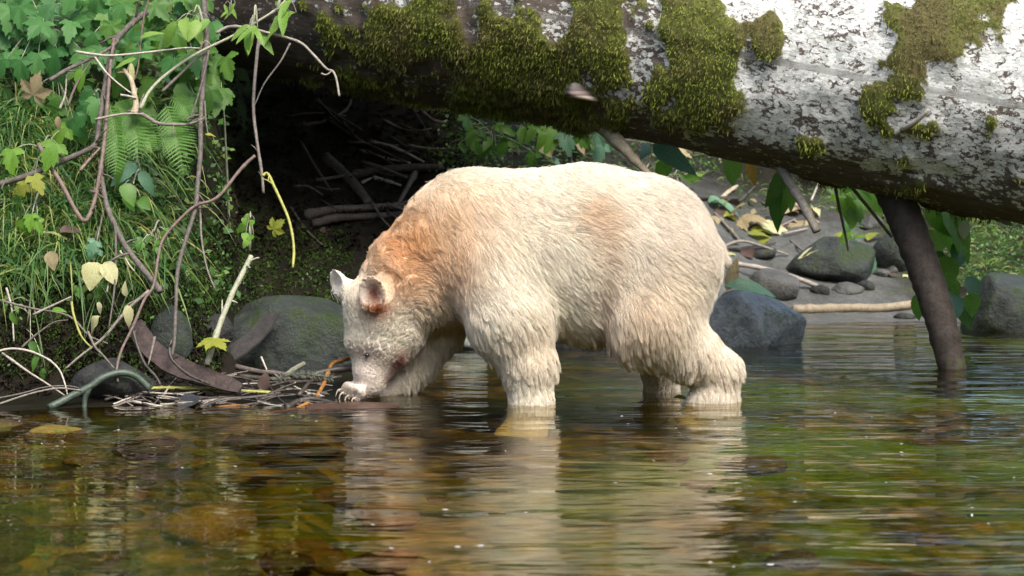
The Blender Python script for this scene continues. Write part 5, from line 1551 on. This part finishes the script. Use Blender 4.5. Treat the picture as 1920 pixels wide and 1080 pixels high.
# leaves hanging under the log on the right
def yr(px, py): return 9.9
def cluster(label, spots, mat, meshes, seed, Y, root, droop=0.8, up=0.3, sx=1.0):
    return shrub(label, spots, mat, meshes, 50, seed=seed, Yf=lambda a, b: Y, root=root, droop=droop, up=up, name='plant', cat='plant', sx=sx)
cluster('long green leaves hanging under the log by the broken stub', [(1468, 318, 66), (1478, 330, 88), (1462, 345, 80), (1480, 345, 60)], [L_GREEN, L_LIME], OV, 31, 10.4, P(1475, 300, 10.6), 1.4)
cluster('large pale teal leaf with bright edge under the log behind the bear', [(1225, 272, 80), (1272, 285, 78), (1215, 270, 48)], [L_LIME, L_PALEGREEN], OV, 32, 10.7, P(1215, 262, 10.8), 0.5)
cluster('green pointed leaf hanging beside the golden leaf', [(1370, 294, 48)], L_LIME, BROAD, 33, 10.5, P(1368, 285, 10.6), 1.5)
one('golden yellow leaf hanging under the log', 1402, 304, 46, L_GOLD, OV[0], (0.35, -0.2, -0.95), (0.1, -1, 0.1), Y=10.5)
cluster('sunlit green leaves behind the thin straight stem', [(1595, 340, 60), (1625, 345, 64), (1580, 360, 56), (1610, 375, 50), (1640, 350, 48), (1555, 345, 46)], [L_LIME, L_GREEN], BROAD + TRI, 34, 10.7, P(1600, 400, 11.6), 0.6)
cluster('big bright green leaves hanging beside the propping limb', [(1768, 384, 130), (1748, 378, 80), (1790, 400, 96), (1755, 430, 76), (1800, 420, 60)], [L_LIME, L_BRIGHT], BROAD + OV, 35, 10.15, P(1760, 370, 10.3), 1.3)
cluster('glossy green leaf cluster low beside the propping limb', [(1775, 480, 60), (1800, 455, 62), (1790, 520, 62), (1812, 520, 60), (1772, 510, 56), (1800, 560, 52), (1785, 550, 58), (1822, 550, 44), (1720, 555, 48), (1760, 470, 44)], [L_GREEN, L_LIME, L_PALEGREEN], BROAD, 36, 10.1, P(1745, 470, 10.3), 0.9)
one('single bright leaf hanging left of the propping limb', 1718, 552, 50, L_LIME, OV[0], (0.05, -0.1, -1), (-0.4, -0.9, 0.1), Y=9.5)
one('pale cream leaf among the leaves beside the propping limb', 1806, 415, 34, L_YELLOW, BROAD[0], (0.1, -0.1, -1), (0.1, -1, 0.2), Y=9.9)
one('tall tan leaf standing behind the bear\'s thigh', 1362, 545, 66, L_TAN, NARROW[0], (0.35, 0.0, 0.95), (0.2, -1, 0.1), Y=10.9, sx=1.3)
one('long curled green leaf lying over the dark flat rock', 1358, 535, 96, L_PALEGREEN, NARROW[1], (0.95, -0.1, 0.05), (0.1, -0.7, 0.8), Y=10.85, sx=1.2)
one('green leaf tucked against the bear\'s thigh', 1352, 560, 40, L_TEAL, BROAD[0], (0.2, -0.1, -0.9), (0.2, -1, 0.2), Y=10.8)
one('green leaf hanging on the side of the broad dark rock', 1622, 470, 58, L_PALEGREEN, OV[0], (0.3, -0.3, -0.9), (0.2, -1, 0.3), Y=ground_hit(1590, 500).y - 0.12)
one('thin pale leaf lying on top of the broad dark rock', 1545, 462, 56, L_YELLOW, NARROW[0], (-0.9, -0.3, -0.25), (0.0, -0.5, 0.9), Y=ground_hit(1568, 530).y + 0.10)
cluster('young plant with upright leaves on top of the broad dark rock', [(1585, 452, 34), (1600, 448, 32), (1575, 455, 34), (1608, 455, 28), (1592, 430, 42)], [L_LIME, L_TEAL], OV, 37, 12.0, P(1590, 470, 12.2), -0.6, 0.6)
one('pale pinkish shelf leaf under the right end of the log', 1862, 408, 40, L_TAN, BROAD[0], (1, -0.2, -0.25), (0.0, -0.6, 0.8), Y=9.7)
cluster('sunlit leaves on the litter slope above the bear\'s back', [(1040, 240, 44), (1060, 248, 46), (1085, 255, 40), (1020, 245, 40), (1110, 262, 36), (1130, 270, 38), (1005, 238, 34), (1120, 250, 30)], [L_GREEN, L_LIME, L_PALEGREEN], OV + TRI, 38, 11.3, P(1070, 300, 11.9), 0.6)
cluster('shaded leaves left of the sunlit leaves above the bear\'s back', rspots(12, 860, 1010, 215, 290, 39, (24, 40)), L_GREEN, OV + TRI, 39, 11.4, P(930, 300, 12.0), 0.6)
cluster('small leaved plant under the pale teal leaf', rspots(9, 1225, 1330, 325, 352, 40, (22, 36)), [L_GREEN, L_LIME], OV + NARROW, 40, 11.6, P(1280, 360, 12.2), 0.3)

# fallen leaves on the right slope
for k in range(60):
    if k < 30: px, py = rs_.gauss(1420, 55), rs_.gauss(395, 36)
    elif k < 44: px, py = rs_.uniform(1340, 1700), rs_.uniform(350, 520)
    else: px, py = rs_.uniform(960, 1330), rs_.uniform(250, 340)
    if py < 335 and px > 1350: py = 350 + rs_.random() * 60
    g = ground_hit(px, py)
    mt_ = rs_.choice([L_YELLOW, L_TAN, L_TAN, L_OLIVE, L_BROWN, L_BROWN, L_PALEGREEN])
    me_ = rs_.choice(WITHER + OV + [BROAD[1], MAPLE[2]])
    o = put_leaf(me_, mt_, g + Vector((0, -0.01, 0.012)), (rs_.uniform(-1, 1), rs_.uniform(-0.5, 0.3), rs_.uniform(-0.2, 0.25)), (rs_.uniform(-0.4, 0.4), -0.4, 1), rs_.uniform(22, 60) * g.y / F_PX, None, 'fallen_leaf')
    cn = {'leaf_pale_yellow': 'pale yellow', 'leaf_tan': 'tan', 'leaf_olive_yellow': 'olive', 'leaf_brown': 'brown', 'leaf_gold': 'golden', 'leaf_pale_teal': 'pale green'}[mt_.name]
    kn = 'curled ' if 'wither' in me_.name else 'lobed ' if 'lobed' in me_.name else 'flat '
    tag(o, kn + cn + ' fallen leaf on the slope ' + ('above the bear\'s back' if px < 1335 else 'in the leaf litter by the bear\'s rump' if px < 1480 else 'around the broken stub'), 'leaf', 'fallen leaves on the litter slope')
one('long pale fallen leaf lying on the silt', 1410, 415, 92, L_YELLOW, NARROW[0], (0.95, -0.3, -0.25), (0.0, -0.6, 0.9), Y=ground_hit(1420, 425).y - 0.06, sx=1.1, name='fallen_leaf')
one('white pale leaf scrap on the dark silt by the propping limb', 1692, 518, 22, L_YELLOW, WITHER[1], (0.9, 0, 0.1), (0, -0.6, 0.8), Y=ground_hit(1694, 520).y - 0.02, name='fallen_leaf')

# ------------------------------------------------------------------ grass and ground cover (uncountable)
def blades(roots, dirs, length, width, seed, droop):
    r = np.random.default_rng(seed); n = len(roots)
    ln = (length * r.uniform(0.5, 1.3, n))[:, None]
    d = dirs / np.linalg.norm(dirs, axis=1)[:, None]
    sd = np.cross(d, np.array([0, -1, 0.2]) + r.normal(0, 0.4, (n, 3))); sd /= np.linalg.norm(sd, axis=1)[:, None]
    S = 5; V = []
    for k in range(S + 1):
        t = k / S
        c = roots + d * ln * t + np.array([0, 0, -1.0]) * (ln * droop * t * t)
        w = width * (1 - t ** 2) * r.uniform(0.7, 1.3, (n, 1))
        V += [c - sd * w, c + sd * w]
    V = np.stack(V, 1).reshape(-1, 3)
    b = np.arange(n) * (2 * S + 2)
    Fq = np.concatenate([np.stack([b + 2 * k, b + 2 * k + 1, b + 2 * k + 3, b + 2 * k + 2], 1) for k in range(S)])
    return V, Fq
def bank_points(n, x0, x1, y0, y1, seed, dens=None):
    r = random.Random(seed); out = []
    while len(out) < n:
        px, py = r.uniform(x0, x1), r.uniform(y0, y1)
        if dens and r.random() > dens(px, py): continue
        g = ground_hit(px, py); out.append(list(g))
    return np.array(out)
g1 = bank_points(800, -40, 340, 150, 520, 3, lambda x, y: 1.0 if x < 250 else 0.45)
n_g = len(g1); rg = np.random.default_rng(4)
roots = np.repeat(g1, 4, 0) + rg.normal(0, 0.025, (n_g * 4, 3)) + np.array([0, -0.02, 0.0])
dirs = np.stack([rg.normal(0, 0.75, n_g * 4), rg.uniform(-1.0, -0.2, n_g * 4), rg.uniform(-0.1, 1.0, n_g * 4)], 1)
v, f = blades(roots, dirs, 0.25, 0.0044, 6, 0.9)
me = mesh_np('grass', v, f)
rv = np.repeat(rg.random(n_g * 4), 12)
float_attr(me, 'tone', rv)
m, nt, bs, N, L = new_mat('grass_blades')
c = ramp(nt, attr(nt, 'tone').outputs['Fac'], [(0.0, (0.02, 0.08, 0.016)), (0.45, (0.07, 0.18, 0.035)), (0.75, (0.16, 0.27, 0.055)), (0.93, (0.32, 0.33, 0.10))]).outputs[0]
L.new(c, bs.inputs['Base Color']); bs.inputs['Roughness'].default_value = 0.5
tr = N.new('ShaderNodeBsdfTranslucent'); L.new(c, tr.inputs[0])
mx = N.new('ShaderNodeMixShader'); mx.inputs[0].default_value = 0.35
L.new(bs.outputs[0], mx.inputs[1]); L.new(tr.outputs[0], mx.inputs[2]); L.new(mx.outputs[0], N['Material Output'].inputs[0])
M_GRASS = m
tag(link('grass', me, m), 'long drooping grass on the steep bank', kind='stuff')
g2 = bank_points(420, 830, 1340, 205, 335, 8)
g2 = np.concatenate([g2, bank_points(260, 1780, 1920, 420, 540, 9), bank_points(160, 1340, 1700, 335, 400, 10)])
n_g = len(g2)
roots = np.repeat(g2, 3, 0) + rg.normal(0, 0.03, (n_g * 3, 3))
dirs = np.stack([rg.normal(0, 0.6, n_g * 3), rg.uniform(-0.8, 0.1, n_g * 3), rg.uniform(0.2, 1.0, n_g * 3)], 1)
v, f = blades(roots, dirs, 0.12, 0.0028, 7, 0.7)
me = mesh_np('grass', v, f); float_attr(me, 'tone', np.repeat(rg.random(n_g * 3), 12))
tag(link('grass', me, M_GRASS), 'short grass on the slope under the log', kind='stuff')

# small leaved ground cover and moss on the bank
def cover(pts, n_per, size, seed, mat, label):
    r = np.random.default_rng(seed); n = len(pts) * n_per
    c = np.repeat(pts, n_per, 0) + r.normal(0, 0.03, (n, 3)) + np.array([0, -0.015, 0.01])
    a = r.normal(0, 1, (n, 3)) + np.array([0, -0.3, -0.4]); a /= np.linalg.norm(a, axis=1)[:, None]
    b = np.cross(a, np.array([0, -1, 0.6]) + r.normal(0, 0.5, (n, 3))); b /= np.linalg.norm(b, axis=1)[:, None]
    s = r.uniform(0.5, 1.4, (n, 1)) * size
    nn = np.cross(a, b)
    V = np.stack([c, c + a * s * 0.5 + b * s * 0.32 + nn * s * 0.06, c + a * s, c + a * s * 0.5 - b * s * 0.32 + nn * s * 0.06], 1).reshape(-1, 3)
    k = np.arange(n) * 4
    me = mesh_np('ground_cover', V, np.stack([k, k + 1, k + 2, k + 3], 1), False)
    float_attr(me, 'tone', np.repeat(r.random(n) * 0.8, 4))
    tag(link('ground_cover', me, mat), label, kind='stuff')
cover(bank_points(800, -40, 420, -20, 560, 11), 5, 0.035, 12, M_GRASS, 'small leaves covering the steep bank')
def moss_mat(n_, c0, c1):
    m, nt, bs, N, L = new_mat(n_)
    q = nnoise(nt, 7, 5, 0.7); L.new(ramp(nt, q.outputs[0], [(0.35, c0), (0.65, c1)]).outputs[0], bs.inputs['Base Color'])
    bs.inputs['Roughness'].default_value = 0.9; bs.inputs['Specular IOR Level'].default_value = 0.1
    return m
M_BANKMOSS = moss_mat('bank_moss', (0.014, 0.024, 0.006), (0.05, 0.085, 0.018))
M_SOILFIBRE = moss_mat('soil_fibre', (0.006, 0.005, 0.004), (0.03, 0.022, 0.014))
def moss_patch(pts, n_per, size, seed, mat, label, name='bank_moss'):
    v, f = moss_blades(pts + np.array([0, -0.004, 0.004]), np.tile(np.array([0, -0.75, 0.6]), (len(pts), 1)), n_per, size, seed, 0.5)
    tag(link(name, mesh_np(name, v, f, False), mat), label, kind='stuff')
moss_patch(bank_points(900, 320, 660, 390, 580, 13, lambda x, y: 1 if y > 440 else 0.35), 9, 0.022, 14, M_BANKMOSS, 'dark moss at the hollow\'s mouth')
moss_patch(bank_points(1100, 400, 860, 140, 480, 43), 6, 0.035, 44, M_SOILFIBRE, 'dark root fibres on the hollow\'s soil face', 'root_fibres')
cover(bank_points(60, 330, 640, 400, 560, 13), 4, 0.014, 14, M_GRASS, 'tiny leaves at the hollow\'s mouth')
cover(bank_points(420, 820, 1340, 195, 330, 15), 5, 0.026, 16, M_GRASS, 'small leaves on the slope above the bear')
moss_patch(bank_points(900, -40, 420, 510, 700, 23, lambda x, y: 1 if (x * 0.02 + y * 0.017) % 1 > 0.35 else 0.2), 9, 0.022, 24, M_BANKMOSS, 'dark moss on the foot of the bank')
moss_patch(bank_points(500, -40, 420, 600, 745, 26), 6, 0.03, 27, M_SOILFIBRE, 'root fibres and debris on the muddy bank foot', 'root_fibres')
cover(bank_points(50, -40, 400, 540, 700, 23), 4, 0.018, 24, M_GRASS, 'tiny leaves on the foot of the bank')
cover(bank_points(200, 1790, 1930, 420, 560, 17), 5, 0.02, 18, M_GRASS, 'small leaves on the bank by the mossy boulder')

# foam flecks drifting on the water
V, Fc = [], []
for k in range(36):
    px, py = rs_.uniform(0, 1920), rs_.uniform(775, 1080)
    if rs_.random() < 0.4: px = rs_.uniform(1300, 1920)
    p = P(px, py, CAM_H * F_PX / (py - 280)); r_ = rs_.choice([0.0018, 0.002, 0.0025, 0.003, 0.0045])
    b = len(V)
    for s in range(7): V.append((p.x + r_ * math.cos(s * 0.9) * 2.0, p.y + r_ * 1.3 * math.sin(s * 0.9), 0.0008))
    V.append((p.x, p.y, 0.0016))
    for s in range(7): Fc.append([b + s, b + (s + 1) % 7, b + 7])
tag(link('foam_flecks', mesh_np('foam_flecks', V, Fc), plain_mat('foam', (0.75, 0.77, 0.78), 0.4)), 'tiny white foam flecks drifting on the stream', kind='stuff')
